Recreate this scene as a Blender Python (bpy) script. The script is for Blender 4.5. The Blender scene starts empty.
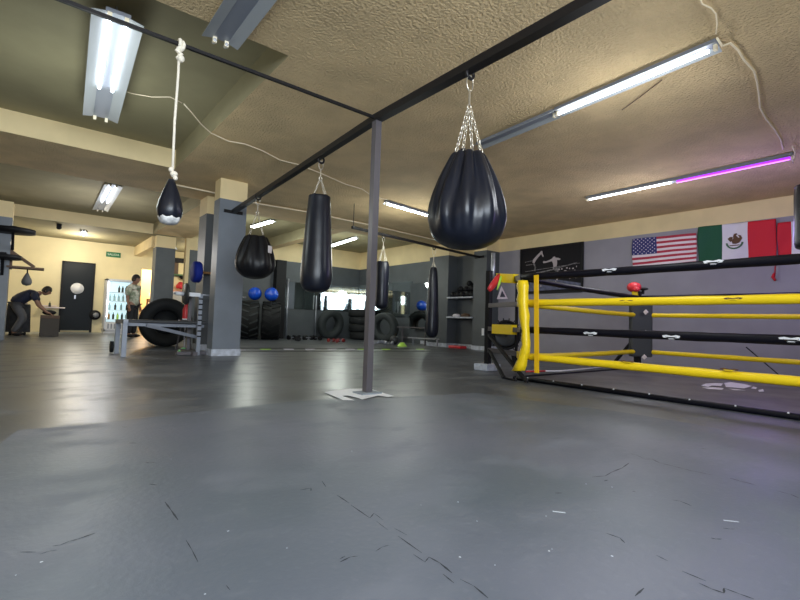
import bpy, bmesh, math, random
from mathutils import Vector, Matrix
random.seed(7)
C = bpy.context.scene.collection
PI = math.pi
# ------------------------------------------------------------------ camera
H = 0.62
F = 458.4
yaw, pitch, roll = [math.radians(a) for a in (38.684, 2.858, 1.895)]
fw = Vector((math.sin(yaw)*math.cos(pitch), math.cos(yaw)*math.cos(pitch), math.sin(pitch)))
rt = Vector((math.cos(yaw), -math.sin(yaw), 0))
up = rt.cross(fw)
R_ = rt*math.cos(roll) + up*math.sin(roll)
U_ = -rt*math.sin(roll) + up*math.cos(roll)
cd = bpy.data.cameras.new('camera'); cam = bpy.data.objects.new('camera', cd); C.objects.link(cam)
cd.sensor_width = 36; cd.lens = F*36/800; cd.clip_start = 0.05; cd.clip_end = 200
m = Matrix((R_, U_, -fw)).transposed().to_4x4(); m.translation = Vector((0, 0, H)); cam.matrix_world = m
bpy.context.scene.camera = cam
CAM = Vector((0, 0, H))
def ray(x, y): return R_*((x-400)/F) - U_*((y-300)/F) + fw
def onZ(x, y, z=0): d = ray(x, y); return CAM + d*((z-H)/d.z)
def onX(x, y, X): d = ray(x, y); return CAM + d*(X/d.x)
def onY(x, y, Y): d = ray(x, y); return CAM + d*(Y/d.y)

# ------------------------------------------------------------------ materials
def mat(name, col, rough=0.6, metal=0.0, emit=None, es=1.0, noise=0, nscale=8, bump=0, bscale=40, col2=None, spec=0.5, coat=0, rvar=0, bdist=0.01):
    M = bpy.data.materials.new(name); M.use_nodes = True
    nt = M.node_tree; b = nt.nodes['Principled BSDF']
    b.inputs['Base Color'].default_value = (*col, 1); b.inputs['Roughness'].default_value = rough
    b.inputs['Metallic'].default_value = metal
    b.inputs['Specular IOR Level'].default_value = spec
    if coat: b.inputs['Coat Weight'].default_value = coat
    if emit:
        b.inputs['Emission Color'].default_value = (*emit, 1); b.inputs['Emission Strength'].default_value = es
    tc = nt.nodes.new('ShaderNodeTexCoord')
    if noise or rvar:
        n = nt.nodes.new('ShaderNodeTexNoise'); n.inputs['Scale'].default_value = nscale; n.inputs['Detail'].default_value = 5
        nt.links.new(tc.outputs['Object'], n.inputs['Vector'])
        if noise:
            mx = nt.nodes.new('ShaderNodeMix'); mx.data_type = 'RGBA'
            c2 = col2 or tuple(c*(1-noise) for c in col)
            mx.inputs['A'].default_value = (*col, 1); mx.inputs['B'].default_value = (*c2, 1)
            cr = nt.nodes.new('ShaderNodeMapRange'); cr.inputs['From Min'].default_value = .38; cr.inputs['From Max'].default_value = .62
            nt.links.new(n.outputs['Fac'], cr.inputs['Value']); nt.links.new(cr.outputs['Result'], mx.inputs['Factor'])
            nt.links.new(mx.outputs['Result'], b.inputs['Base Color'])
        if rvar:
            mr = nt.nodes.new('ShaderNodeMapRange'); mr.inputs['From Min'].default_value = .35; mr.inputs['From Max'].default_value = .65
            mr.inputs['To Min'].default_value = rough-rvar; mr.inputs['To Max'].default_value = rough+rvar
            nt.links.new(n.outputs['Fac'], mr.inputs['Value']); nt.links.new(mr.outputs['Result'], b.inputs['Roughness'])
    if bump:
        n2 = nt.nodes.new('ShaderNodeTexNoise'); n2.inputs['Scale'].default_value = bscale; n2.inputs['Detail'].default_value = 4
        nt.links.new(tc.outputs['Object'], n2.inputs['Vector'])
        bp = nt.nodes.new('ShaderNodeBump'); bp.inputs['Strength'].default_value = bump; bp.inputs['Distance'].default_value = bdist
        nt.links.new(n2.outputs['Fac'], bp.inputs['Height']); nt.links.new(bp.outputs['Normal'], b.inputs['Normal'])
    return M
M = {}
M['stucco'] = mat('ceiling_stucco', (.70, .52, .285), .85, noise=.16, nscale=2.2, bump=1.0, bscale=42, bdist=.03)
M['coffer'] = mat('coffer_olive', (.33, .29, .17), .8, noise=.15, nscale=1.5, bump=.2, bscale=10)
M['cream'] = mat('cream_paint', (.78, .62, .34), .6, noise=.1, nscale=2)
M['pale'] = mat('pale_cream_wall', (.80, .69, .42), .6, noise=.08, nscale=1.5)
M['grey'] = mat('grey_wall_paint', (.078, .088, .098), .5, noise=.12, nscale=3)
M['grey_light'] = mat('column_grey_paint', (.16, .18, .21), .45, noise=.1, nscale=3)
M['ring_wall'] = mat('slate_wall_violet_lit', (.30, .285, .33), .6, noise=.1, nscale=2)  # slate raised towards lavender: the violet lamp's light put into the colour
M['white'] = mat('white_paint', (.75, .76, .8), .5)
def floor_mat(name, A, B, D, rough, s1, s2, dust, bump):
    M_ = bpy.data.materials.new(name); M_.use_nodes = True; nt = M_.node_tree; b = nt.nodes['Principled BSDF']; L = nt.links.new
    tc = nt.nodes.new('ShaderNodeTexCoord')
    def noise(sc, det, lo, hi, stretch=(1, 1, 1), off=0, rg=0.5):
        mp = nt.nodes.new('ShaderNodeMapping'); mp.inputs['Scale'].default_value = stretch; mp.inputs['Location'].default_value = (off, off*.7, 0)
        n = nt.nodes.new('ShaderNodeTexNoise'); n.inputs['Scale'].default_value = sc; n.inputs['Detail'].default_value = det; n.inputs['Roughness'].default_value = rg
        L(tc.outputs['Object'], mp.inputs['Vector']); L(mp.outputs['Vector'], n.inputs['Vector'])
        m_ = nt.nodes.new('ShaderNodeMapRange'); m_.inputs['From Min'].default_value = lo; m_.inputs['From Max'].default_value = hi
        L(n.outputs['Fac'], m_.inputs['Value']); return m_.outputs['Result'], n
    def mix(f, a, c):
        x = nt.nodes.new('ShaderNodeMix'); x.data_type = 'RGBA'; L(f, x.inputs['Factor'])
        for k, v in (('A', a), ('B', c)):
            if isinstance(v, tuple): x.inputs[k].default_value = (*v, 1)
            else: L(v, x.inputs[k])
        return x.outputs['Result']
    f1, _ = noise(s1, 3, .40, .60)
    f2, _ = noise(s2, 9, .50, .72, (1.0, 1.6, 1), 5.3, .65)
    f3, n3 = noise(45, 4, .58, .80, (1, 1, 1), 2.0)
    c = mix(f1, A, B)
    dm = nt.nodes.new('ShaderNodeMath'); dm.operation = 'MULTIPLY'; dm.inputs[1].default_value = dust; L(f2, dm.inputs[0])
    c = mix(dm.outputs[0], c, D)
    d3 = nt.nodes.new('ShaderNodeMath'); d3.operation = 'MULTIPLY'; d3.inputs[1].default_value = .18; L(f3, d3.inputs[0])
    c = mix(d3.outputs[0], c, (D[0]*1.1, D[1]*1.1, D[2]*1.1)); L(c, b.inputs['Base Color'])
    rm = nt.nodes.new('ShaderNodeMapRange'); rm.inputs['To Min'].default_value = rough-.07; rm.inputs['To Max'].default_value = rough+.16
    L(f2, rm.inputs['Value']); L(rm.outputs['Result'], b.inputs['Roughness'])
    bp = nt.nodes.new('ShaderNodeBump'); bp.inputs['Strength'].default_value = bump; bp.inputs['Distance'].default_value = .003
    L(n3.outputs['Fac'], bp.inputs['Height']); L(bp.outputs['Normal'], b.inputs['Normal'])
    return M_
M['floor'] = floor_mat('rubber_floor', (.076, .083, .094), (.056, .062, .072), (.16, .17, .185), .40, 1.1, 1.6, .55, .25)
M['floor_front'] = floor_mat('rubber_mat', (.102, .112, .146), (.072, .090, .112), (.18, .19, .22), .52, .7, 1.8, .40, .35)
M['tile'] = mat('pale_tile_floor', (.22, .24, .26), .3, noise=.2, nscale=3)
M['crack'] = mat('dark_seam', (.02, .024, .03), .9)
M['scuff'] = mat('white_scuff', (.5, .54, .6), .8)
M['dust'] = mat('dusty_scuff', (.22, .25, .28), .8)
M['steel'] = mat('black_steel', (.009, .008, .009), .45, spec=.3)
M['postgrey'] = mat('grey_steel', (.11, .10, .11), .4, .3)
M['galv'] = mat('galvanised', (.42, .44, .5), .35, .6, noise=.2, nscale=30)
M['chain'] = mat('chain_metal', (.75, .7, .6), .3, .85)
M['leather'] = mat('black_leather', (.008, .010, .018), .34, bump=.2, bscale=12, rvar=.06, nscale=4, noise=.3, spec=.36)
M['leather_m'] = mat('black_vinyl', (.007, .007, .009), .42, bump=.15, bscale=10, spec=.28)
M['stitch'] = mat('seam_stitch', (.006, .006, .009), .7)
M['label'] = mat('label_patch', (.75, .68, .68), .6)
M['rope_w'] = mat('white_rope', (.72, .66, .55), .8, bump=.5, bscale=120)
M['tape_w'] = mat('white_tape', (.72, .72, .72), .6, noise=.5, nscale=20)
M['yellow'] = mat('yellow_vinyl', (.90, .64, .01), .38, bump=.25, bscale=18)
M['yellow2'] = mat('amber_tape', (.85, .50, .008), .45)
M['black_v'] = mat('black_rope_vinyl', (.004, .004, .009), .45, bump=.2, bscale=18, spec=.2)
M['black'] = mat('matte_black', (.006, .006, .008), .6, spec=.3)
M['dark'] = mat('dark_grey_plastic', (.03, .032, .036), .5)
M['canvas'] = mat('ring_canvas', (.15, .14, .15), .42, noise=.35, nscale=1.5, rvar=.1)
M['rubber'] = mat('tyre_rubber', (.009, .010, .011), .7, bump=.3, bscale=20, spec=.3)
M['rubber2'] = mat('dusty_tyre_rubber', (.026, .032, .034), .75, bump=.3, bscale=20)
M['blue'] = mat('blue_ball', (.004, .07, .55), .22, coat=.5)
M['bluep'] = mat('blue_plate', (.006, .018, .2), .7, spec=.2)
M['wood'] = mat('wood', (.35, .17, .05), .5, noise=.3, nscale=10)
M['brown'] = mat('brown_wood', (.10, .055, .03), .6)
M['red'] = mat('red_vinyl', (.60, .03, .04), .4)
M['darkred'] = mat('dark_red_rubber', (.22, .02, .02), .6)
M['redcloth'] = mat('red_cloth', (.62, .012, .03), .75)
M['green'] = mat('green_cloth', (.006, .085, .04), .75)
M['wcloth'] = mat('white_cloth', (.74, .71, .77), .8)
M['uswhite'] = mat('flag_white', (.78, .68, .72), .8)
M['usred'] = mat('flag_red', (.42, .03, .06), .8)
M['usblue'] = mat('flag_blue', (.03, .035, .16), .8)
M['embbrown'] = mat('emblem_brown', (.12, .06, .03), .8)
M['embgreen'] = mat('emblem_green', (.06, .14, .07), .8)
M['lime'] = mat('lime_plastic', (.45, .75, .1), .5)
M['neon'] = mat('pale_green_plastic', (.25, .8, .3), .5)
M['mirror'] = mat('mirror_glass', (.62, .68, .68), .03, 1.0)
M['refl'] = mat('lamp_reflector', (.34, .36, .38), .45, .1)
M['lampbody'] = mat('lamp_housing', (.26, .28, .33), .45, .3)
M['off_tube'] = mat('unlit_tube', (.5, .5, .5), .3)
M['tube'] = mat('lit_tube', (1, 1, 1), .3, emit=(.86, .93, 1.0), es=5)
M['tube_far'] = mat('lit_tube_far', (1, 1, 1), .3, emit=(.90, 1.0, .93), es=22)
M['uv'] = mat('violet_tube', (.5, .1, .9), .3, emit=(.19, .007, .44), es=1.3)
M['uvglow'] = mat('violet_core', (1, .6, 1), .3, emit=(.50, .12, .75), es=1.6)
M['socket'] = mat('socket_cream', (.85, .75, .55), .4)
M['cable'] = mat('cream_cable', (.8, .68, .48), .6)
M['navy_door'] = mat('dark_navy_paint', (.003, .006, .010), .5, spec=.25)
M['skin'] = mat('skin', (.27, .14, .09), .6)
M['hair'] = mat('dark_hair', (.012, .009, .008), .6)
M['shirt'] = mat('patterned_shirt', (.62, .60, .50), .8, noise=.6, nscale=9, col2=(.18, .22, .14))
M['navy'] = mat('navy_shirt', (.012, .016, .04), .8)
M['trouser'] = mat('black_trousers', (.012, .012, .016), .8)
M['trouser2'] = mat('grey_trousers', (.10, .10, .11), .8)
M['fridgein'] = mat('fridge_interior', (.8, .9, .9), .4, emit=(.65, .9, .95), es=.38)
M['fridgeled'] = mat('fridge_led', (1, 1, 1), .4, emit=(.9, .97, 1), es=5)
M['fridge'] = mat('fridge_frame', (.6, .62, .68), .35)
M['glassy'] = mat('clear_bottle', (.35, .5, .5), .2)
M['darkbottle'] = mat('dark_bottle', (.05, .06, .05), .2)
M['sign'] = mat('green_sign', (.01, .16, .06), .5)
M['signw'] = mat('sign_lettering', (.75, .85, .75), .5)
M['box'] = mat('brown_card', (.07, .06, .05), .8)
M['fabric_d'] = mat('dark_grey_fabric', (.05, .05, .055), .9, noise=.4, nscale=6)
M['fabric_l'] = mat('mid_grey_fabric', (.12, .12, .12), .9)
M['poster'] = mat('poster_black', (.008, .007, .010), .6, spec=.2)
M['poster_g'] = mat('poster_grey', (.25, .23, .25), .5, noise=.8, nscale=25)
M['poster_b'] = mat('poster_blue', (.10, .11, .20), .5, noise=.4, nscale=15)
M['poster_l'] = mat('poster_light', (.42, .36, .38), .5)
M['orange'] = mat('orange_panel', (.8, .3, .07), .6, noise=.5, nscale=6, col2=(.5, .12, .05))
M['window_bright'] = mat('daylit_glass', (1, 1, 1), .3, emit=(.86, .94, 1.0), es=1.3)
M['frame'] = mat('window_frame', (.12, .1, .08), .5)
M['baseboard'] = mat('baseboard_white', (.55, .58, .66), .5, noise=.3, nscale=12)

# ------------------------------------------------------------------ mesh builder
class MB:
    def __init__(s): s.v = []; s.f = []; s.m = []; s.mats = []; s.sm = []; s.cur = 0
    def use(s, k):
        if k not in s.mats: s.mats.append(k)
        s.cur = s.mats.index(k); return s
    def add(s, vs, fs, smooth=False):
        o = len(s.v); s.v += [tuple(v) for v in vs]
        for f in fs: s.f.append(tuple(i+o for i in f)); s.m.append(s.cur); s.sm.append(smooth)
    def quad(s, *p): s.add(p, [tuple(range(len(p)))])
    def box(s, c, d, rot=None):
        cx, cy, cz = c; hx, hy, hz = [q/2 for q in d]
        P = [Vector((x*hx, y*hy, z*hz)) for x in (-1, 1) for y in (-1, 1) for z in (-1, 1)]
        if rot is not None: P = [rot @ p for p in P]
        P = [p+Vector(c) for p in P]
        s.add(P, [(0, 1, 3, 2), (4, 6, 7, 5), (0, 4, 5, 1), (2, 3, 7, 6), (0, 2, 6, 4), (1, 5, 7, 3)])
        return s
    def bb(s, x0, x1, y0, y1, z0, z1): return s.box(((x0+x1)/2, (y0+y1)/2, (z0+z1)/2), (x1-x0, y1-y0, z1-z0))
    def bar(s, a, b, w, h=None, upv=(0, 0, 1)):
        a = Vector(a); b = Vector(b); h = h or w; d = (b-a); L = d.length; d.normalize()
        u = Vector(upv)
        if abs(d.dot(u)) > .99: u = Vector((1, 0, 0))
        sx = d.cross(u).normalized(); uz = sx.cross(d)
        rot = Matrix((sx, d, uz)).transposed()
        return s.box((a+b)/2, (w, L, h), rot)
    def tube(s, pts, r, n=8, cap=True, smooth=True, flat=1.0):
        pts = [Vector(p) for p in pts]; rings = []
        rr = r if isinstance(r, (list, tuple)) else [r]*len(pts)
        px = None
        for i, p in enumerate(pts):
            d = (pts[min(i+1, len(pts)-1)]-pts[max(i-1, 0)]).normalized()
            ref = Vector((0, 0, 1)) if abs(d.z) < .95 else Vector((1, 0, 0))
            if px is None: a = d.cross(ref).normalized()
            else:
                a = px - d*px.dot(d)
                a = a.normalized() if a.length > 1e-6 else d.cross(ref).normalized()
            px = a; b = a.cross(d)
            rings.append([p + (a*math.cos(2*PI*k/n)*flat + b*math.sin(2*PI*k/n))*rr[i] for k in range(n)])
        vs = [q for R in rings for q in R]; fs = []
        for i in range(len(pts)-1):
            for k in range(n): k2 = (k+1) % n; fs.append((i*n+k, i*n+k2, (i+1)*n+k2, (i+1)*n+k))
        if cap: fs += [tuple(range(n)), tuple((len(pts)-1)*n+n-1-k for k in range(n))]
        s.add(vs, fs, smooth); return s
    def lathe(s, prof, c=(0, 0, 0), n=32, fn=None, axis='z', smooth=True):
        c = Vector(c); vs = []; fs = []
        for (r, z) in prof:
            for k in range(n):
                a = 2*PI*k/n; q = r*(fn(a, z) if fn else 1)
                p = Vector((q*math.cos(a), q*math.sin(a), z))
                if axis == 'x': p = Vector((p.z, p.x, p.y))
                if axis == 'y': p = Vector((p.x, p.z, p.y))
                vs.append(c+p)
        for i in range(len(prof)-1):
            for k in range(n): k2 = (k+1) % n; fs.append((i*n+k, i*n+k2, (i+1)*n+k2, (i+1)*n+k))
        if prof[0][0] > 1e-4: fs.append(tuple(range(n-1, -1, -1)))
        if prof[-1][0] > 1e-4: fs.append(tuple((len(prof)-1)*n+k for k in range(n)))
        s.add(vs, fs, smooth); return s
    def torus(s, c, R, r, rot=None, n=12, k=6, sx=1, sz=1):
        vs = []; fs = []
        for i in range(n):
            a = 2*PI*i/n
            for j in range(k):
                b = 2*PI*j/k
                p = Vector(((R+r*math.cos(b))*math.cos(a)*sx, r*math.sin(b), (R+r*math.cos(b))*math.sin(a)*sz))
                if rot is not None: p = rot @ p
                vs.append(Vector(c)+p)
        for i in range(n):
            for j in range(k): fs.append((i*k+j, ((i+1) % n)*k+j, ((i+1) % n)*k+(j+1) % k, i*k+(j+1) % k))
        s.add(vs, fs, True); return s
    def sphere(s, c, r, n=24, k=14, sc=(1, 1, 1)):
        vs = []; fs = []
        for i in range(k+1):
            t = PI*i/k
            for j in range(n):
                a = 2*PI*j/n
                vs.append((c[0]+r*sc[0]*math.sin(t)*math.cos(a), c[1]+r*sc[1]*math.sin(t)*math.sin(a), c[2]+r*sc[2]*math.cos(t)))
        for i in range(k):
            for j in range(n): fs.append((i*n+j, i*n+(j+1) % n, (i+1)*n+(j+1) % n, (i+1)*n+j))
        s.add(vs, fs, True); return s
    def build(s, name, parent=None, bevel=0, weld=False):
        me = bpy.data.meshes.new(name)
        base = parent_loc(parent) if parent else Vector((0, 0, 0))
        s_pts = [Vector(v)-base for v in s.v]
        if not parent and s_pts:
            xs = [p.x for p in s_pts]; ys = [p.y for p in s_pts]; zs = [p.z for p in s_pts]
            org = Vector(((min(xs)+max(xs))/2, (min(ys)+max(ys))/2, min(zs)))
            if s.keep: org = Vector((0, 0, 0))
            s_pts = [p-org for p in s_pts]
        me.from_pydata(s_pts, [], s.f)
        for k in s.mats: me.materials.append(M[k])
        for p, mi, sm in zip(me.polygons, s.m, s.sm): p.material_index = mi; p.use_smooth = sm
        b = bmesh.new(); b.from_mesh(me)
        bmesh.ops.remove_doubles(b, verts=b.verts, dist=1e-5)
        bmesh.ops.recalc_face_normals(b, faces=b.faces)
        b.to_mesh(me); b.free()
        o = bpy.data.objects.new(name, me); C.objects.link(o)
        if parent: o.parent = parent
        elif s_pts: o.location = org
        if bevel:
            md = o.modifiers.new('bevel', 'BEVEL'); md.width = bevel; md.segments = 2; md.limit_method = 'ANGLE'
        return o
    keep = False
def parent_loc(p):
    v = Vector((0, 0, 0))
    while p: v += p.location; p = p.parent
    return v
def thing(name, label, cat, loc=(0, 0, 0), group=None):
    o = bpy.data.objects.new(name, None); C.objects.link(o); o.location = loc; o.empty_display_size = .1
    return tag(o, label, cat, group)
def tag(o, label, cat, group=None):
    o['label'] = label; o['category'] = cat
    if group: o['group'] = group
    return o
def struct(o, label=None):
    o['kind'] = 'structure'
    if label: o['label'] = label
    return o
def mb(k): b = MB(); b.use(k); return b
def sb(k): b = MB(); b.keep = True; b.use(k); return b
def copy_tree(o, parent=None, off=None):
    c = o.copy(); C.objects.link(c); c.parent = parent
    if off is not None: c.location = o.location + Vector(off)
    for ch in list(o.children): copy_tree(ch, c)
    return c

# ------------------------------------------------------------------ shell
XL, XR, YB, YF = -5.0, 9.35, -2.0, 17.4
ZC, ZH = 2.86, 3.15
BAND = 2.53
WY = 14.1      # mirror wall
b = sb('floor')
b.bb(XL-.1, XR+.1, YB-.1, 15.9, -.1, 0)
struct(b.build('floor'), 'dark grey rubber gym floor')
b = sb('tile'); b.bb(XL-.1, 3.45, 15.9, YF+.1, -.1, 0.0); struct(b.build('floor_tile'), 'pale tiled floor strip by the far wall')
# worn front mats (lighter), 6 mm thick slab lying on the floor
b = sb('floor_front')
edge = [(-5, 3.12), (-.35, 2.75), (-.1, 2.72), (-.02, 3.08), (.25, 3.04), (.62, 3.1), (1.15, 3.16), (1.6, 3.2), (1.95, 3.12), (2.15, 2.98), (2.5, 2.98), (2.8, 2.9), (3.2, 2.86), (3.28, 2.5), (3.36, 2.1), (3.5, 1.66), (3.52, 1.2), (3.4, .6), (3.5, .1), (3.4, -2)]
pts = [(-5, -2)] + edge
top = [(x, y, .006) for x, y in pts]; bot = [(x, y, -.02) for x, y in pts]
n = len(pts)
b.add(top+bot, [tuple(range(n))] + [(i, (i+1) % n, n+(i+1) % n, n+i) for i in range(n)])
struct(b.build('floor_mat'), 'lighter worn rubber mats in the foreground')
# seams between the mats: jagged jigsaw cracks, laid in the mat surface
def crack(paths, k='crack', z=.0066, wd=.0042):
    b = sb(k)
    for P in paths:
        for (x0, y0), (x1, y1), w in zip(P[:-1], P[1:], [random.uniform(.5, 1.5) for _ in P]):
            a = onZ(x0, y0, z); c = onZ(x1, y1, z); d = (c-a); nn = Vector((-d.y, d.x, 0)).normalized()*wd*w*.5
            e = d*.0
            b.add([a-nn*.3, a+nn*.3, (a+c)/2+nn, c+nn*.3, c-nn*.3, (a+c)/2-nn], [(0, 1, 2, 3, 4, 5)])
    return b
paths = [[(322, 481), (326, 487)], [(337, 495), (349, 503)], [(351, 505), (370, 518), (374, 513), (383, 520)], [(376, 521), (388, 530)], [(394, 528), (407, 535)],
         [(398, 536), (422, 553)], [(413, 554), (425, 562), (429, 557), (440, 563), (452, 573)], [(443, 574), (454, 583)], [(460, 579), (474, 586), (488, 598)],
         [(376, 551), (382, 547), (389, 545)], [(340, 562), (350, 557), (358, 556)], [(300, 490), (311, 488), (311, 491)],
         [(629, 453), (636, 455), (645, 459), (652, 459), (660, 463), (673, 466), (684, 469), (693, 471), (712, 475)], [(730, 478), (740, 481), (756, 485)],
         [(592, 477), (605, 476), (612, 472), (622, 468), (629, 463)], [(604, 481), (608, 480)], [(673, 500), (680, 501), (692, 506)],
         [(723, 528), (730, 529), (735, 529)], [(711, 538), (716, 539), (722, 539)], [(656, 555), (668, 561)], [(682, 571), (706, 581)], [(699, 583), (712, 589), (724, 593), (724, 588), (740, 594), (754, 599)],
         [(606, 533), (620, 538), (625, 543)], [(635, 596), (644, 588)], [(777, 491), (790, 494), (799, 498)], [(632, 491), (636, 492)],
         [(40, 554), (50, 551), (57, 550)], [(52, 546), (60, 545), (70, 541), (78, 539), (95, 533)], [(20, 552), (36, 552)],
         [(149, 484), (157, 485)], [(129, 443), (137, 443)], [(122, 427), (128, 427)], [(165, 502), (171, 510), (178, 520)], [(186, 540), (192, 550), (198, 562)],
         [(145, 462), (150, 463), (156, 462)], [(226, 585), (230, 590)], [(340, 559), (345, 556)], [(555, 493), (562, 493)], [(550, 438), (564, 438)], [(700, 448), (706, 449)]]
o = crack(paths).build('floor_seam'); struct(o, 'dark cracks between jigsaw mats')
# small scuffs and litter flecks
b = sb('scuff')
for (x, y) in [(458, 502), (477, 521), (421, 505), (171, 459), (546, 516), (552, 549), (549, 551), (612, 487), (586, 484), (16, 575), (41, 562), (205, 594), (495, 565), (460, 557), (352, 451), (228, 531), (612, 556), (287, 548)]:
    p = onZ(x, y, .0068); r = random.uniform(.002, .0038)
    b.add([p+Vector((r*math.cos(a)*random.uniform(.5, 1.4), r*math.sin(a), 0)) for a in [k*PI/3 for k in range(6)]], [tuple(range(6))])
for (x, y, L) in [(731, 521, .022), (559, 512, .02)]:
    p = onZ(x, y, .0068); d = Vector((.6, -.6, 0)).normalized()*L; q = Vector((d.y, -d.x, 0)).normalized()*.006
    b.add([p-d-q, p-d+q*.3, p+d+q, p+d-q*.2], [(0, 1, 2, 3)])
struct(b.build('floor_fleck'), 'small pale flecks on the mats')
b = sb('white')
P = [(324, 392), (334, 390.3), (350, 388.7), (362, 388.5), (371, 389), (382, 392.5), (394, 396), (388, 397), (378, 395.5), (372, 397), (362, 399.5), (358, 398), (348, 395.5), (342, 395.8), (355, 400.3), (343, 400), (331, 395)]
b.add([onZ(x, y, .007) for x, y in P], [tuple(range(len(P)))])
struct(b.build('floor_paint_patch'), 'white paint patch round the foot of the steel post')

# ceiling with coffers
def ceiling():
    b = sb('stucco')
    cof = [(-4.2, 1.58, 3.6, 7.58), (-4.2, 2.5, 9.25, 14.2), (3.46, 5.7, 9.75, WY), (5.98, XR, 9.75, WY)]
    xs = sorted({XL, XR} | {c[0] for c in cof} | {c[1] for c in cof}); ys = sorted({YB, YF} | {c[2] for c in cof} | {c[3] for c in cof})
    hi = lambda x, y: any(c[0] < x < c[1] and c[2] < y < c[3] for c in cof)
    for x0, x1 in zip(xs, xs[1:]):
        for y0, y1 in zip(ys, ys[1:]):
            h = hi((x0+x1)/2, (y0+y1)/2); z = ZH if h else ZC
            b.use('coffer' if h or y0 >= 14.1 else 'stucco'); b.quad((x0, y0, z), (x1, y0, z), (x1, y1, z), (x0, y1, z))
    b.use('cream')
    for (x0, x1, y0, y1) in cof:
        for p, q in (((x0, y0), (x1, y0)), ((x1, y0), (x1, y1)), ((x1, y1), (x0, y1)), ((x0, y1), (x0, y0))):
            if p[1] == q[1] == WY or p[0] == q[0] == XR: continue
            b.use('cream' if x1 < 2.9 and not (p[0] == q[0] == x1) else 'coffer')  # right-hand recess sides take the darker colour: shade painted in
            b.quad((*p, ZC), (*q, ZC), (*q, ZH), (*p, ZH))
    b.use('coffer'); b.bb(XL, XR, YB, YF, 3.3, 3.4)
    me = b.build('ceiling'); struct(me, 'stuccoed ceiling slab with sunken coffers')
ceiling()
# beams under the far ceiling
b = sb('cream'); b.bb(2.55, 2.75, 14.6, YF, 2.55, ZC); struct(b.build('ceiling_beam'))
# right wall (X = XR) : dark lower, cream band
def wall(name, boxes, label=None):
    b = MB(); b.keep = True
    for k, bx in boxes: b.use(k); b.bb(*bx)
    return struct(b.build(name), label)
wall('wall_right', [('ring_wall', (XR, XR+.15, YB, 7.7, 0, BAND)), ('grey', (XR, XR+.15, 7.7, WY, 0, BAND)), ('cream', (XR, XR+.15, YB, WY, BAND, 3.3))])
wall('wall_mirror_side', [('grey', (3.45, XR, WY, WY+.15, 0, BAND)), ('cream', (3.45, XR, WY, WY+.15, BAND, 3.3)), ('cream', (3.35, 3.45, WY-.02, WY+.17, 0, 3.3))])
# far left wall with the doorway opening (X 2.72..3.15)
wall('wall_far', [('pale', (XL, 2.80, YF, YF+.15, 0, 3.3)), ('pale', (3.22, 5.0, YF, YF+.15, 0, 3.3)), ('pale', (2.80, 3.22, YF, YF+.15, 2.15, 3.3))])
wall('wall_far_side', [('pale', (5.0, 5.15, WY+.15, YF+.15, 0, 3.3))])
wall('wall_left', [('grey', (XL-.15, XL, YB, YF, 0, 1.2)), ('cream', (XL-.15, XL, YB, YF, 1.2, 3.3))])
# rear wall behind the camera with daylight windows
wall('wall_rear', [('grey', (XL, XR, YB-.15, YB, 0, 1.2)), ('cream', (XL, XR, YB-.15, YB, 2.72, 3.3)),
                   ('grey', (XL, -3.2, YB-.15, YB, 1.2, 2.72)), ('grey', (1.9, XR, YB-.15, YB, 1.2, 2.72))])
def window(name, a, b_, z0, z1, axis, pos, nx, nz):
    g = sb('window_bright')
    if axis == 'y': g.bb(a, b_, pos-.10, pos-.085, z0, z1)
    else: g.bb(pos-.10, pos-.085, a, b_, z0, z1)
    o = struct(g.build(name), 'bright daylit window with dark glazing bars')
    f = sb('frame')
    for i in range(nx+1):
        t = a+(b_-a)*i/nx; w = .16 if i % 2 == 0 else .08
        if axis == 'y': f.bb(t-w/2, t+w/2, pos-.08, pos-.03, z0, z1)
        else: f.bb(pos-.08, pos-.03, t-w/2, t+w/2, z0, z1)
    for i in range(nz+1):
        z = z0+(z1-z0)*i/nz
        if axis == 'y': f.bb(a, b_, pos-.08, pos-.03, z-.04, z+.04)
        else: f.bb(pos-.08, pos-.03, a, b_, z-.02, z+.02)
    q = f.build('window_frame', None); q.parent = o; q.location = -o.location; return o
window('window_1', -3.2, 1.9, 1.2, 2.72, 'y', YB, 10, 3)

# columns
def column(name, x0, x1, y0, y1, low='grey_light', base=True, label=None, band=2.53, kup='cream'):
    b = MB(); b.keep = True
    b.use(low); b.bb(x0, x1, y0, y1, 0, band); b.use(kup); b.bb(x0, x1, y0, y1, band, ZC)
    if base: b.use('baseboard'); b.bb(x0-.012, x1+.012, y0-.012, y1+.012, 0, .105)
    return struct(b.build(name), label)
column('column_1', 2.25, 2.69, 7.52, 7.80, label='grey and cream column carrying the bag beam')
column('column_2', 2.42, 2.86, 8.83, 9.3, low='grey', label='grey and cream column behind the first')
column('column_3', 2.62, 3.12, 14.3, 14.75, low='grey', base=False, label='grey and cream column by the shop doorway')
column('column_4', -.85, -.42, 12.4, 12.9, low='grey_light', base=False, label='column at the left with speed bag platforms')
column('column_5', 8.86, XR, 7.62, 8.05, low='grey', label='pilaster beside the ring wall')
column('column_6', 8.86, XR, 8.98, 9.75, low='grey', label='pilaster by the shelf niche')
wall('wall_niche', [('grey', (9.22, XR, 8.05, 8.98, 0, BAND)), ('baseboard', (9.2, 9.22, 8.05, 8.98, 0, .1))])
# mural area trims
b = sb('baseboard'); b.bb(XR-.012, XR, 9.75, 10.6, 0, .1); struct(b.build('baseboard_right'))

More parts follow.
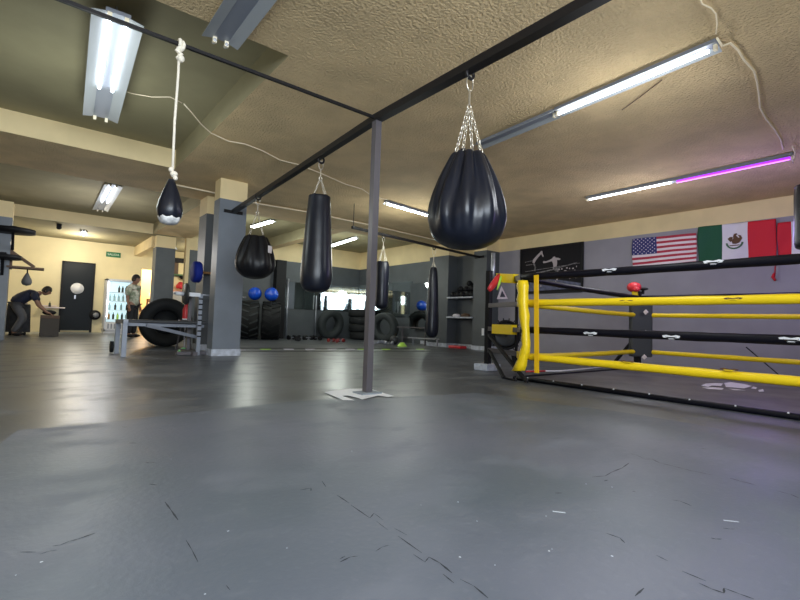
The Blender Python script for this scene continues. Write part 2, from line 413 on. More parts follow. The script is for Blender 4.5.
# lit shop behind the doorway
b = sb('pale'); b.bb(2.4, 4.2, 19.4, 19.5, 0, 2.6)
struct(b.build('wall_shop'), 'orange wall of the room beyond the doorway')
b = sb('tile'); b.bb(2.2, 4.6, YF, 19.5, -.1, 0); struct(b.build('floor_shop'))
b = sb('pale'); b.bb(2.2, 4.6, YF+.15, 19.5, 2.6, 2.7); b.bb(2.2, 2.4, YF+.15, 19.5, 0, 2.6); b.bb(4.2, 4.4, YF+.15, 19.5, 0, 2.6); struct(b.build('wall_shop_side'))

# ------------------------------------------------------------------ doors, far wall items
d0 = onY(59, 328, YF-.03).x; d1 = onY(90.3, 328, YF-.03).x; dt = 2.12
door = sb('navy_door'); door.bb(d0+.03, d1-.03, YF-.05, YF-.01, .06, dt)
dr = door.build('door_1'); struct(dr, 'dark navy door with round white sticker')
def child(bd, name, par, label=None, bevel=0):
    o = bd.build(name, None, bevel); o.parent = par; o.location = o.location - parent_loc(par)
    if label: o['label'] = label
    return o
b = sb('black'); b.bb(d0-.03, d0+.03, YF-.06, YF, 0, dt+.06); b.bb(d1-.03, d1+.03, YF-.06, YF, 0, dt+.06); b.bb(d0, d1, YF-.06, YF, dt, dt+.06)
child(b, 'door_frame', dr)
p = onY(77.3, 288.5, YF-.06)
b = sb('white'); b.lathe([(0.17, 0), (.17, .01)], (p.x, YF-.062, p.z), 28, axis='y'); child(b, 'door_sticker', dr, 'round white sticker')
p2 = onY(75, 297, YF-.06); b = sb('galv'); b.bb(p2.x-.02, p2.x+.02, YF-.08, YF-.05, p2.z-.06, p2.z+.06); child(b, 'door_handle', dr)
# exit sign with lettering
p = onY(113.5, 254.7, YF-.03)
t = thing('exit_sign', 'small green exit sign with white lettering high on the far cream wall', 'sign', (p.x, YF-.03, p.z-.09))
b = sb('sign'); b.bb(p.x-.20, p.x+.20, YF-.03, YF-.005, p.z-.08, p.z+.08); b.build('panel', t)
def text(s, size, loc, rx, rz, k, name, par, extr=.002):
    cu = bpy.data.curves.new(name, 'FONT'); cu.body = s; cu.size = size; cu.extrude = extr; cu.align_x = 'CENTER'; cu.align_y = 'CENTER'
    o = bpy.data.objects.new('tmp', cu); C.objects.link(o); o.rotation_euler = (rx, 0, rz); o.location = loc
    bpy.context.view_layer.update()
    dg = bpy.context.evaluated_depsgraph_get(); me = bpy.data.meshes.new_from_object(o.evaluated_get(dg)); me.transform(o.matrix_world)
    bpy.data.objects.remove(o)
    base = parent_loc(par); me.transform(Matrix.Translation(-base)); me.materials.clear(); me.materials.append(M[k])
    q = bpy.data.objects.new(name, me); C.objects.link(q); q.parent = par; return q
text('SALIDA', .10, (p.x, YF-.034, p.z), PI/2, 0, 'signw', 'lettering', t)

# fridge
fx0 = onY(103, 332, 16.9).x; fx1 = onY(131, 332, 16.9).x
t = thing('display_fridge', 'lit glass-front drinks fridge beside the dark navy door', 'fridge', ((fx0+fx1)/2, 17.05, 0))
y0, y1, zt = 16.85, YF-.04, 1.70
b = sb('fridge'); b.bb(fx0, fx0+.05, y0, y1, .05, zt); b.bb(fx1-.05, fx1, y0, y1, .05, zt); b.bb(fx0, fx1, y0, y1, zt-.06, zt); b.bb(fx0, fx1, y0, y1, 0.0, .12); b.bb(fx0, fx1, y1-.03, y1, .1, zt)
b.build('cabinet', t)
b = sb('fridgein'); b.bb(fx0+.05, fx1-.05, y1-.05, y1-.035, .12, zt-.06); b.build('back_panel', t)
b = sb('fridgeled'); b.bb(fx0+.05, fx0+.075, y0+.02, y0+.05, .5, zt-.08); b.build('light_strip', t)
for k, z in enumerate((.42, .72, 1.0, 1.28)):
    b = sb('white'); b.bb(fx0+.05, fx1-.05, y0+.06, y1-.06, z, z+.015); b.build('shelf', t)
b = sb('white')
b.bb(fx0+.03, fx1-.03, y0-.015, y0, .1, .36)
for i in range(7): b.use('lampbody'); b.bb(fx0+.1+i*.085, fx0+.13+i*.085, y0-.02, y0-.014, .14, .3)
b.build('lower_grille', t)
fr = t
def bottle(p, h, r, k, name='bottle', lab='', grp=None):
    b = mb(k); b.lathe([(r*.9, 0), (r, h*.04), (r, h*.62), (r*.35, h*.82), (r*.35, h)], p, 12)
    o = b.build(name); tag(o, lab, 'bottle', grp); return o
for (sz, cols) in ((1.295, ['darkbottle']*3), (1.015, ['glassy']*4+['darkbottle']), (.735, ['glassy', 'darkbottle', 'glassy', 'darkbottle']), (.435, ['wood', 'darkbottle', 'lime', 'darkbottle', 'glassy'])):
    nb = len(cols)
    for i, k in enumerate(cols):
        x = fx0+.14+(fx1-fx0-.28)*(i/(nb-1) if sz < 1.2 else .5+.4*i/(nb-1))
        bottle((x, y0+.2, sz), .22, .032, k, 'bottle', 'small drink bottle standing on a shelf of the lit fridge', 'drink bottles in the fridge')

# round oval object by the door
p = onY(95, 315, YF-.1)
t = thing('wall_fan', 'small round dark fan with pale centre between door and fridge', 'fan', (p.x, YF-.05, p.z))
b = sb('black'); b.lathe([(.14, 0), (.155, .03), (.14, .07)], (p.x, YF-.12, p.z), 24, axis='y'); b.build('housing', t)
b = sb('galv'); b.lathe([(.08, 0), (.07, .03)], (p.x+.02, YF-.15, p.z), 16, axis='y'); b.build('hub', t)
b = sb('fridge'); b.bb(p.x, p.x+.32, YF-.06, YF-.03, p.z-.02, p.z+.0); b.build('bracket', t)

# ceiling sensor on the far ceiling
p = onZ(59, 227, ZC-.08)
t = thing('ceiling_camera', 'small black camera hanging under the far olive ceiling', 'camera', (p.x, p.y, ZC-.1))
b = sb('black'); b.sphere((p.x, p.y, ZC-.09), .06, 14, 8); b.build('dome', t)
b = sb('black'); b.lathe([(.06, 0), (.06, .06)], (p.x, p.y, ZC-.06), 14); b.build('mount', t)

# ------------------------------------------------------------------ lamps
def lamp(name, label, a, c, w=.19, lit=(0, 1), z=ZC, ntube=2, k='tube', seg=None, drop=.0, group=None):
    """a -> c: ends (x, y) of the fixture; lit fraction range along it"""
    a = Vector((a[0], a[1], z-drop)); c = Vector((c[0], c[1], z-drop)); d = (c-a).normalized(); s = d.cross(Vector((0, 0, 1))).normalized(); Z = Vector((0, 0, 1))
    t = thing(name, label, 'light', (a+c)/2, group)
    b = sb('lampbody'); b.bar(a-Z*.015, c-Z*.015, w*.5, .03)
    if drop > .02:
        for q in (.15, .85): b.bar(a+(c-a)*q, a+(c-a)*q+Z*drop, .015)
    b.build('housing', t)
    b = sb('refl')
    for sg in (-1, 1):
        p0 = s*sg*w*.22-Z*.03; p1 = s*sg*w*.52-Z*.052; th = Z*.004
        vs = [a+p0, a+p1, c+p1, c+p0, a+p0-th, a+p1-th, c+p1-th, c+p0-th]
        b.add(vs, [(0, 1, 2, 3), (7, 6, 5, 4), (0, 4, 5, 1), (1, 5, 6, 2), (2, 6, 7, 3), (3, 7, 4, 0)])
    b.build('reflector', t)
    offs = [0] if ntube == 1 else [-w*.17, w*.17]
    segs = seg or [(lit[0], lit[1], k)]
    for o_ in offs:
        for (s0, s1, kk) in segs:
            p0 = a+(c-a)*(s0+.01)+s*o_-Z*.058; p1 = a+(c-a)*(s1-.01)+s*o_-Z*.058
            b = sb(kk); b.tube([p0, p1], .0145 if kk != 'uv' else .026, 10); b.build('tube', t)
            if kk == 'uv': b = sb('uvglow'); b.tube([p0-Z*.022-s*.012, p1-Z*.022-s*.012], .008, 8); b.build('tube_core', t)
        for (e, dd) in ((a, d), (c, -d)):
            b = sb('socket'); b.bar(e+s*o_-Z*.025+dd*.012, e+s*o_-Z*.075+dd*.012, .03, .022, upv=d); b.build('lamp_holder', t)
    return t
lamp('fluorescent_lamp', 'twin-tube fluorescent lamp half lit in the near ceiling recess', tuple(onZ(118.5, 17, 2.88))[:2], tuple(onZ(100.5, 119, 2.88))[:2], .33, z=ZH, drop=.22, seg=[(0.03, .62, 'tube')])
lamp('fluorescent_lamp', 'unlit grey fluorescent fixture crossing the corner of the near ceiling recess', (1.05, 3.72), (1.05, 1.3), .27, z=ZC, seg=[(0, .001, 'off_tube')])
lamp('fluorescent_lamp', 'long single-tube white lamp lit over the ring side of the big teardrop bag', (3.97, 1.18), (4.07, 2.62), .17, ntube=1, seg=[(0.03, .99, 'tube')])
lamp('fluorescent_lamp', 'dark unlit fixture in line behind the big teardrop bag chains', (4.08, 2.64), (4.16, 3.75), .17, ntube=1, seg=[(0, .001, 'off_tube')])
lamp('fluorescent_lamp', 'long ceiling lamp half white half violet above the boxing ring', (7.15, 1.33), (7.22, 4.05), .11, ntube=1, seg=[(0.0, .49, 'uv'), (.5, .99, 'tube')])
lamp('fluorescent_lamp', 'white lamp seen between the steel post and the big teardrop bag', (4.95, 6.7), (6.3, 6.87), .15, ntube=1, k='tube_far')
lamp('fluorescent_lamp', 'white lamp seen behind the chains of the small teardrop bag', tuple(onZ(273, 221, 3.1))[:2], tuple(onZ(252, 227, 3.1))[:2], .2, z=ZH, k='tube_far')
lamp('fluorescent_lamp', 'bright lamp seen behind the long black bag near the mirrors', tuple(onZ(356, 238, 3.1))[:2], tuple(onZ(329, 246.5, 3.1))[:2], .2, z=ZH, k='tube_far')
lamp('fluorescent_lamp', 'short twin lamp in the second ceiling recess left of the speed bag', (1.1, 10.4), (1.15, 13.2), .3, z=ZH, seg=[(0.05, .62, 'tube')])
p = onZ(83, 231, ZC)
lamp('fluorescent_lamp', 'small bright lamp under the far olive ceiling near the door', (p.x, p.y-.2), (p.x+.05, p.y+.5), .16, ntube=1)
p = onZ(177, 240, ZC-.1)
lamp('fluorescent_lamp', 'bright lamp end visible beside the shop doorway column', (3.2, 15.3), (3.6, 16.6), .16, ntube=1)

# real light assist: daylight entering through the windows
def area(name, loc, rot, sx, sy, e, col):
    l = bpy.data.lights.new(name, 'AREA'); l.shape = 'RECTANGLE'; l.size = sx; l.size_y = sy; l.energy = e; l.color = col
    o = bpy.data.objects.new(name, l); C.objects.link(o); o.location = loc; o.rotation_euler = rot; return o
area('window_daylight', (-.65, YB+.05, 1.95), (PI/2, 0, 0), 5.1, 1.45, 250, (.80, .90, 1.0))
def plight(loc, e, col, r=.1):  # unseen point lights added as fill, most of them well below the lamps
    l = bpy.data.lights.new('fill_light', 'POINT'); l.energy = e; l.color = col; l.shadow_soft_size = r
    o = bpy.data.objects.new('fill_light', l); C.objects.link(o); o.location = loc
for (lx, ly, lz, e_, c_) in ((4.0, 1.9, 2.1, 15, (.9, .95, 1)), (7.15, 3.2, 2.0, 16, (.88, .9, 1)), (7.3, 1.7, 1.85, 16, (.45, .35, 1)), (5.6, 6.8, 2.0, 22, (.95, 1, .95)),
                             (4.2, 11.4, 2.1, 26, (.95, 1, .9)), (7.0, 11.6, 2.1, 26, (.95, 1, .9)), (.38, 5.6, 2.05, 20, (.9, 1, .97)), (1.1, 11.6, 2.1, 26, (.95, .95, 1))):
    plight((lx, ly, lz), e_, c_, .25)
plight((3.3, 18.4, 2.3), 60, (1, .8, .6))
plight((1.0, 16.0, 2.4), 40, (1, .92, .75)); plight((-2.2, 15.6, 2.4), 45, (1, .9, .7)); plight((4.2, 15.8, 2.3), 25, (1, .93, .75))

# cables on the ceiling
def cable(pts, name, label, r=.006, k='cable'):
    P = []
    for (x, y, z) in pts: P.append(onZ(x, y, z))
    b = mb(k); b.tube(P, r, 6); o = b.build(name); return tag(o, label, 'cable')
cable([(174, 184.5, 2.84), (218, 193.5, 2.84), (250, 202.3, 2.84), (308, 212, 2.84), (370, 225, 2.84), (431, 239, 2.84), (452, 243, 2.84)], 'ceiling_conduit', 'straight cream conduit running across the ceiling behind the columns', .014)
cable([(120, 90, 2.98), (135, 94, 2.9), (152, 97, 2.84), (170, 97, 2.84), (182, 103, 2.84)], 'lamp_cable', 'thin cable leaving the half-lit lamp towards the speed bag rope', .005)
cable([(184, 104, 2.84), (192, 113, 2.84), (201, 124, 2.84), (211, 133, 2.84), (228, 141, 2.84), (245, 144, 2.84), (262, 150.5, 2.84), (280, 160, 2.84), (300, 165, 2.84), (320, 173, 2.84), (345, 184, 2.84), (362, 189, 2.84), (372, 196, 2.84), (388, 200, 2.84)], 'lamp_cable', 'cream cable looping over the ceiling towards the lamp behind the steel post', .007)
cable([(700, -2, 2.84), (702, 4, 2.84), (711, 8, 2.84), (716, 14, 2.84), (717, 24, 2.84), (716, 34, 2.80)], 'lamp_cable', 'short cable feeding the long lit lamp from the top edge', .005)
cable([(717, 38, 2.78), (722, 46, 2.8), (730, 43, 2.84), (738, 50, 2.84), (744, 60, 2.84), (754, 71, 2.84), (757, 82, 2.84), (759, 96, 2.84), (760, 108, 2.84), (766, 119, 2.84), (775, 130, 2.84), (781, 140, 2.84), (783, 149, 2.84)], 'lamp_cable', 'wavy cream cable between the white lamp and the violet lamp', .008)
cable([(792, 146, 2.82), (795, 152, 2.8), (794, 158, 2.76), (793, 163, 2.72), (792, 157, 2.74)], 'lamp_cable', 'loose cable end dangling from the violet lamp end', .007)
# thin wire hanging in front of ceiling
b = mb('brown'); b.tube([onZ(622, 110, 2.84), onZ(640, 97, 2.84), onZ(662, 80, 2.84)], .004, 6); tag(b.build('ceiling_wire'), 'short thin rusty wire sticking from the ceiling below the lit lamp', 'wire')

# ------------------------------------------------------------------ bag rig
PX, PY = 2.29, 3.27
t = thing('bag_rig', 'black welded steel frame of post and overhead beams carrying the punching bags', 'frame', (PX, PY, 0))
b = sb('postgrey'); b.bar((PX, PY, .02), (PX, PY, 2.40), .062, .062, upv=(0, 1, 0)); b.build('post', t)
b = sb('dust'); b.bb(PX-.10, PX+.10, PY-.08, PY+.08, .0075, .018); b.build('base_plate', t, .003)
ZR = 2.425
b = sb('steel'); b.bar((PX, PY+.03, ZR), (2.30, YB+.02, ZR-.02), .075, .06); b.build('beam', t)
b = sb('steel'); b.bar((PX, PY, ZR), (2.47, 7.50, 2.34), .065, .06); b.build('beam', t)
b = sb('steel'); b.bar((PX+.02, PY, ZR), (XL+.02, PY, ZR), .022, .022); b.build('crossbar', t)
b = sb('steel'); b.box((2.47, 7.508, 2.335), (.3, .02, .05)); b.build('wall_bracket', t)

def chain(b, p0, p1, R=.016, r=.0035):
    p0 = Vector(p0); p1 = Vector(p1); d = p1-p0; L = d.length; d.normalize()
    nn = max(2, int(L/(R*2.0)))
    side = d.cross(Vector((0, 1, 0)))
    side = side.normalized() if side.length > .01 else Vector((1, 0, 0)); oth = d.cross(side)
    for i in range(nn):
        c = p0+d*(L*(i+.5)/nn)
        X, Y = (side, oth) if i % 2 else (oth, side)
        rot = Matrix((X, Y, d)).transposed()
        b.torus(c, R, r, rot, 10, 5, sx=.62, sz=L/nn/(2*R)*1.25)
def bag(name, label, hook, ztop, prof, nch=4, rim=.1, pleats=0, kmat='leather', depth=.12, patch=None, junction=None, gores=8, chr_=.016, extra=None, clip=True, rot0=.4, chz=0.):
    hx, hy, hz = hook
    t = thing(name, label, 'punching bag', (hx, hy, ztop))
    zt = ztop; zb = zt-prof[-1][1]
    def fn(a, z):
        q = (zt - z)/(zt-zb)
        f = max(0, 1-q*1.1)**.8 if q < .9 else 0
        w = abs(math.cos(a*gores/2+.3+.9*q+.35*math.sin(2*a)))**5
        w2 = abs(math.cos(a*gores+1.1-1.2*q))**4
        return 1 + depth*f*(.35-w) - depth*.35*f*(1-f)*w2*2 + .012*math.sin(3*a+5*q)
    b = sb(kmat); P = [(r, zt-z) for (r, z) in prof]
    # smooth profile
    Q = []
    for i in range(len(P)-1):
        p_1 = P[max(i-1, 0)]; p0 = P[i]; p1 = P[i+1]; p2 = P[min(i+2, len(P)-1)]
        for s in range(4):
            u = s/4
            Q.append(tuple(max(0.0, .5*((2*p0[k])+(-p_1[k]+p1[k])*u+(2*p_1[k]-5*p0[k]+4*p1[k]-p2[k])*u*u+(-p_1[k]+3*p0[k]-3*p1[k]+p2[k])*u**3)) if k == 0 else .5*((2*p0[k])+(-p_1[k]+p1[k])*u+(2*p_1[k]-5*p0[k]+4*p1[k]-p2[k])*u*u+(-p_1[k]+3*p0[k]-3*p1[k]+p2[k])*u**3) for k in (0, 1)))
    Q.append(P[-1]); Q[0] = P[0]
    if pleats: b.lathe(Q, (hx, hy, 0), 96, fn)
    else: b.lathe(Q, (hx, hy, 0), 48, lambda a, z: 1+.01*math.sin(2*a+z*4))
    body = b.build('body', t)
    jz = junction if junction else zt+(hz-zt)*.62
    b = sb('chain'); b.torus((hx, hy, jz), .018, .005, None, 12, 6); b.bar((hx, hy, jz+.018), (hx, hy, jz+(hz-jz)*.55), .010); b.torus((hx, hy, jz+(hz-jz)*.75), (hz-jz)*.24, .005, None, 12, 6, sx=.6); b.build('swivel', t)
    if clip:
        b = sb('steel'); b.torus((hx, hy, hz+.01), .035, .012, None, 14, 6); b.build('beam_clamp', t)
    for i in range(nch):
        a = rot0+2*PI*i/nch
        b = sb('chain'); e = (hx+rim*math.cos(a), hy+rim*math.sin(a), zt+.0-chz)
        chain(b, (hx+.01*math.cos(a), hy+.01*math.sin(a), jz-.015), e, chr_, chr_*.22); b.build('chain', t)
        b = sb('leather_m'); b.bar((e[0]*.96+hx*.04, e[1]*.96+hy*.04, zt-chz-.05), (e[0], e[1], zt-chz+.012), .035, .008, upv=(math.cos(a), math.sin(a), 0)); b.build('strap', t)
    if patch:
        for (pa, pz, pw, ph, pr) in patch:
            b = sb('label')
            vs = [(hx+pr*math.cos(pa+s*pw/pr), hy+pr*math.sin(pa+s*pw/pr), pz+q*ph) for q in (-.5, .5) for s in (-.5, 0, .5)]
            vs2 = [(hx+(pr-.01)*math.cos(pa+s*pw/pr), hy+(pr-.01)*math.sin(pa+s*pw/pr), pz+q*ph) for q in (-.5, .5) for s in (-.5, 0, .5)]
            b.add(vs+vs2, [(0, 1, 4, 3), (1, 2, 5, 4), (6, 9, 10, 7), (7, 10, 11, 8), (0, 3, 9, 6), (2, 8, 11, 5), (3, 4, 10, 9), (4, 5, 11, 10), (0, 6, 7, 1), (1, 7, 8, 2)]); b.build('label_patch', body)
    return t
# big teardrop bag on the near beam
bag('teardrop_bag', 'big black pleated leather teardrop bag on chains nearest the boxing ring', (2.30, 2.17, 2.37), 1.80,
    [(.0, .03), (.085, .03), (.105, 0.0), (.155, .09), (.205, .20), (.248, .32), (.268, .42), (.262, .50), (.225, .585), (.14, .64), (.05, .658), (.0, .66)],
    nch=4, rim=.10, pleats=1, depth=.26, junction=2.14, gores=10, chr_=.018, patch=[(-.62, 1.40, .05, .07, .270)])
# small teardrop bag by the column
hk = (2.42, 6.33, 2.33)
q = onY(256, 236, hk[1]); q2 = onY(256, 283.5, hk[1])
bag('teardrop_bag', 'smaller matte black teardrop bag with a pink label beside the grey column', hk, q.z-.01,
    [(.0, .03), (.12, .03), (.14, 0), (.19, .10), (.235, .21), (.268, .33), (.272, .42), (.24, .50), (.15, .575), (.05, .60), (0, .605)],
    nch=4, rim=.14, pleats=1, depth=.24, gores=8, junction=2.12, patch=[(-1.05, q.z-.20, .075, .10, .252)], chr_=.014, kmat='leather_m')
# long bag
hk = (2.37, 4.42, 2.36)
q = onY(317, 196, hk[1]); q2 = onY(317, 293, hk[1]); L = q.z-q2.z
bag('heavy_bag', 'long black leather bag narrowing at the top hung nearest the steel post', hk, q.z,
    [(.0, .05), (.10, .05), (.115, 0), (.122, L*.08), (.138, L*.25), (.150, L*.45), (.163, L*.65), (.172, L*.82), (.155, L*.93), (.10, L*.985), (0, L)],
    nch=4, rim=.095, junction=q.z+.2, chr_=.012)

# speed bag on rope from the crossbar
sx = .665
q = thing('speed_ball', 'small black speed ball on a long white rope tied to the thin crossbar', 'punching ball', (sx, PY, 1.51))
b = sb('leather'); b.lathe([(0, 1.515), (.018, 1.51), (.028, 1.48), (.05, 1.42), (.068, 1.36), (.076, 1.31), (.072, 1.27), (.058, 1.245)], (sx, PY, 0), 32, lambda a, z: 1+.04*abs(math.sin(a*3))); b.build('body', q)
b = sb('tape_w'); b.lathe([(.067, 1.262), (.064, 1.245), (.05, 1.222), (.03, 1.212), (0, 1.21)], (sx, PY, 0), 24, lambda a, z: 1+.05*math.sin(a*7)); b.build('taped_bottom', q)
b = sb('rope_w'); b.tube([(sx, PY, 2.42), (sx+.003, PY, 2.2), (sx-.002, PY, 1.9), (sx+.004, PY, 1.53)], .0085, 8); b.build('rope', q)
b = sb('rope_w'); b.torus((sx, PY, ZR), .028, .012, Matrix.Rotation(PI/2, 3, 'Z'), 14, 6); b.torus((sx+.01, PY, ZR-.01), .03, .012, Matrix.Rotation(PI/2+.4, 3, 'Z'), 14, 6)
b.tube([(sx+.008, PY-.02, ZR-.02), (sx-.012, PY+.01, ZR-.045), (sx+.012, PY-.01, ZR-.07), (sx-.006, PY, ZR-.095), (sx+.012, PY, ZR-.115)], .015, 8); b.sphere((sx+.012, PY-.01, ZR-.10), .024, 10, 6); b.build('knot', q)
b = sb('rope_w'); b.sphere((sx+.012, PY, 1.55), .024, 10, 6, (1, 1, .8)); b.sphere((sx-.005, PY, 1.575), .018, 10, 6); b.sphere((sx+.022, PY, 1.525), .016, 10, 6); b.build('lower_knot', q)

# second pipe near the mirrors with two bags
A2 = Vector((8.87, 7.87, 2.37)); B2 = onZ(352, 227.2, 2.40)
t = thing('bag_pipe', 'dark horizontal pipe fixed to the pilaster carrying two more bags', 'pipe', A2)
b = sb('steel'); b.bar(A2, B2, .05, .05); b.build('pipe', t)
b = sb('steel'); b.bar(B2+Vector((.03, 0, 0)), B2+Vector((.03, 0, ZC-2.40)), .010); b.build('hanger', t)
b = sb('steel'); b.box((8.852, 7.86, 2.37), (.02, .3, .06)); b.build('wall_bracket', t)
def onpipe(x):
    best = None
    for i in range(400):
        p = B2.lerp(A2, i/399); v = p-CAM; px = 400+F*v.dot(R_)/v.dot(fw)
        if best is None or abs(px-x) < best[0]: best = (abs(px-x), p)
    return best[1]
def zat(p, y):   # height at plan position p seen at image row y near p's column
    v = p-CAM; x = 400+F*v.dot(R_)/v.dot(fw)
    return onY(x, y, p.y).z
h1 = onpipe(383.5); zt = zat(h1, 262); zb = zat(h1, 309); L = zt-zb
bag('heavy_bag', 'shiny black cylindrical bag hung from the far pipe behind the steel post', (h1.x, h1.y, h1.z-.05), zt,
    [(0, .02), (.10, .02), (.115, 0), (.135, L*.1), (.135, L*.5), (.135, L*.88), (.11, L*.96), (.06, L), (0, L)], nch=4, rim=.1, chr_=.016, junction=zt+.3)
h2 = onpipe(434); zt = zat(h2, 268); zb = zat(h2, 337.5); L = zt-zb
bag('heavy_bag', 'long tapered black bag hanging low in front of the mirror and pilaster', (h2.x, h2.y, h2.z-.05), zt,
    [(0, .02), (.05, .02), (.07, 0), (.10, L*.10), (.118, L*.3), (.135, L*.55), (.15, L*.75), (.15, L*.90), (.12, L*.97), (.06, L), (0, L)], nch=4, rim=.06, chr_=.016, junction=zt+.13)
# bag at the frame's edge
bag('heavy_bag', 'black bag hanging in front of the red and white banner', (6.0, .925, 2.80), 2.12, [(0, .01), (.17, .01), (.18, 0), (.19, .1), (.19, .35), (.19, .58), (.14, .63), (0, .64)], nch=4, rim=.14, chr_=.016, clip=False, junction=2.5)

# ------------------------------------------------------------------ boxing ring
RX, RY = 4.46, 3.28      # near-left corner
RX2 = 7.45
RY0 = -1.55
t = thing('boxing_ring', 'floor-level boxing ring with yellow and black padded ropes and dark canvas', 'boxing ring', ((RX+RX2)/2, .9, 0))
ring = t
b = sb('canvas'); b.bb(RX, RX2+.3, RY0, RY+.15, 0, .02); b.build('canvas', t)
b = sb('black_v'); b.tube([(RX, RY0, .022), (RX, 1, .022), (RX, RY+.05, .022)], .026, 8); b.tube([(RX, RY+.1, .02), (RX2+.25, RY+.1, .02)], .018, 8); 
b.build('edge_trim', t)
b = sb('white')
for i in range(14): b.sphere((RX-.012, RY-.1-i*.33, .043), .008, 8, 5)
b.build('trim_rivets', t)['kind'] = 'stuff'
def rope(name, a, c, k, r=.037, sag=.02, par=ring, wob=.0):
    a = Vector(a); c = Vector(c); P = []
    for i in range(25):
        u = i/24; p = a.lerp(c, u); p.z -= sag*4*u*(1-u); p.z += wob*math.sin(u*40); P.append(p)
    b = sb(k); b.tube(P, [r*(1+.06*math.sin(i*2.3)) for i in range(25)], 10); o = b.build(name, par); return o
RH = [1.20, .90, .59, .285]
KK = ['black_v', 'yellow', 'black_v', 'yellow']
ropes = {}
for i, (z, k) in enumerate(zip(RH, KK)):
    ropes[i] = rope('near_rope', (RX, RY, z), (RX, RY0, z+.02), k, .040, .012)
    zf = (1.14, .865, .60, .30)[i]
    rope('side_rope', (RX, RY, z-.01), (RX2, RY, zf), k, .034, .01)
    rope('back_rope', (RX2, RY, zf), (RX2, RY0, zf+.02), k, .034, .012)
# rope badges: small winged maker plates on the sleeves
def badge(x, y, k, kb, X=RX-.04, w=.11, h=.045, light=True, par=ring):
    p = onX(x, y, X); b = sb(k)
    X_ = p.x; c = p
    pts = [(-1, .6), (-.55, .9), (0, .55), (.55, .9), (1, .6), (.85, -.1), (.45, -.2), (.25, -.8), (-.25, -.8), (-.45, -.2), (-.85, -.1)]
    vs = [(X_, c.y-u*w/2*1.0, c.z+v*h/2) for u, v in pts]; vs2 = [(X_+.012, y_, z_) for (_, y_, z_) in vs]
    n = len(vs); b.add(vs+vs2, [tuple(range(n)), tuple(range(2*n-1, n-1, -1))]+[(i, n+i, n+(i+1) % n, (i+1) % n) for i in range(n)])
    b.use(kb); b.bar((X_-.003, c.y+w*.22, c.z-.002), (X_-.003, c.y-w*.22, c.z-.002), .004, h*.22)
    b.tube([(X_-.002, c.y+w*.3, c.z+h*.1), (X_-.002, c.y+w*.1, c.z-h*.35), (X_-.002, c.y-w*.1, c.z-h*.35), (X_-.002, c.y-w*.3, c.z+h*.1)], .002, 5)
    return b.build('rope_badge', par)
for (x, y) in ((609, 270.5), (713, 262.5), (590, 334), (671, 337.5), (791, 340)): badge(x, y, 'white', 'steel', w=.15, h=.05, par=ropes[0 if y < 300 else 2])
for (x, y) in ((626, 301.5), (733, 299), (627, 362), (729, 370)): badge(x, y, 'embbrown', 'yellow', w=.13, h=.03, par=ropes[1 if y < 320 else 3])
# canvas emblem: torn white winged logo
b = sb('wcloth')
def patchp(P): b.add([onZ(x, y, .024) for x, y in P], [tuple(range(len(P)))])
patchp([(701, 385.5), (706, 383.5), (716, 383), (723, 383.5), (721, 386), (712, 385.5), (708, 387)])
patchp([(702, 387.5), (712, 387.2), (724, 388), (722, 389.8), (708, 389)])
patchp([(724, 383), (730, 382), (744, 384), (752, 386), (744, 388.5), (733, 387.5), (726, 387)])
patchp([(728, 388.5), (738, 389.2), (746, 390.5), (734, 390.2)])
patchp([(753, 386.5), (757, 387.5), (756, 389), (751, 388.5)])
patchp([(758, 390), (763, 389), (764, 391.5), (759, 391.8)])
b.build('canvas_emblem', t)
# corner gear at the near corner: yellow pad, strap, corner post set back
b = sb('yellow')
z = lambda x, y: onX(x, y, RX-.02)
P3 = []
prof = [(526.5, 281, 5), (526.2, 286, 6.3), (526.8, 293, 5.2), (526.2, 300, 6), (527.2, 308, 4.8), (528, 316, 5.6), (528.6, 324, 4.4), (529.6, 331, 3.6), (529.4, 338, 4.4), (530, 345, 4.2), (528.2, 352, 5.6), (526.6, 358, 4.9), (524.4, 365, 6.2), (522, 370.5, 6.8)]
vs = []
for i, (x, y, w) in enumerate(prof):
    for (sx_, dx) in ((-1, 0), (-.5, .04), (.4, .05), (1, 0), (.4, -.035), (-.5, -.03)):
        p = onX(x+sx_*w, y, RX-.0); p.x += -dx-.07; vs.append(p)
fs = []
for i in range(len(prof)-1):
    for k in range(6): fs.append((i*6+k, i*6+(k+1) % 6, (i+1)*6+(k+1) % 6, (i+1)*6+k))
fs += [tuple(range(6)), tuple(len(prof)*6-1-k for k in range(6))]
b.add(vs, fs, True); b.build('corner_pad', t)
b = sb('yellow2'); p0 = onX(536.3, 275, RX-.10); p1 = onX(536.7, 373, RX-.10); b.bar(p0, p1, .055, .012, upv=(1, 0, 0)); b.build('rope_spacer', t)
b = sb('wcloth'); p0 = onZ(527, 371, .03); b.tube([p0, onZ(560, 371, .03), onZ(608, 367, .03)], .012, 6); b.build('floor_tie', t)
b = sb('red'); b.tube([onZ(526, 371.5, .035), onZ(545, 371, .035)], .013, 6); b.build('floor_tie', t)
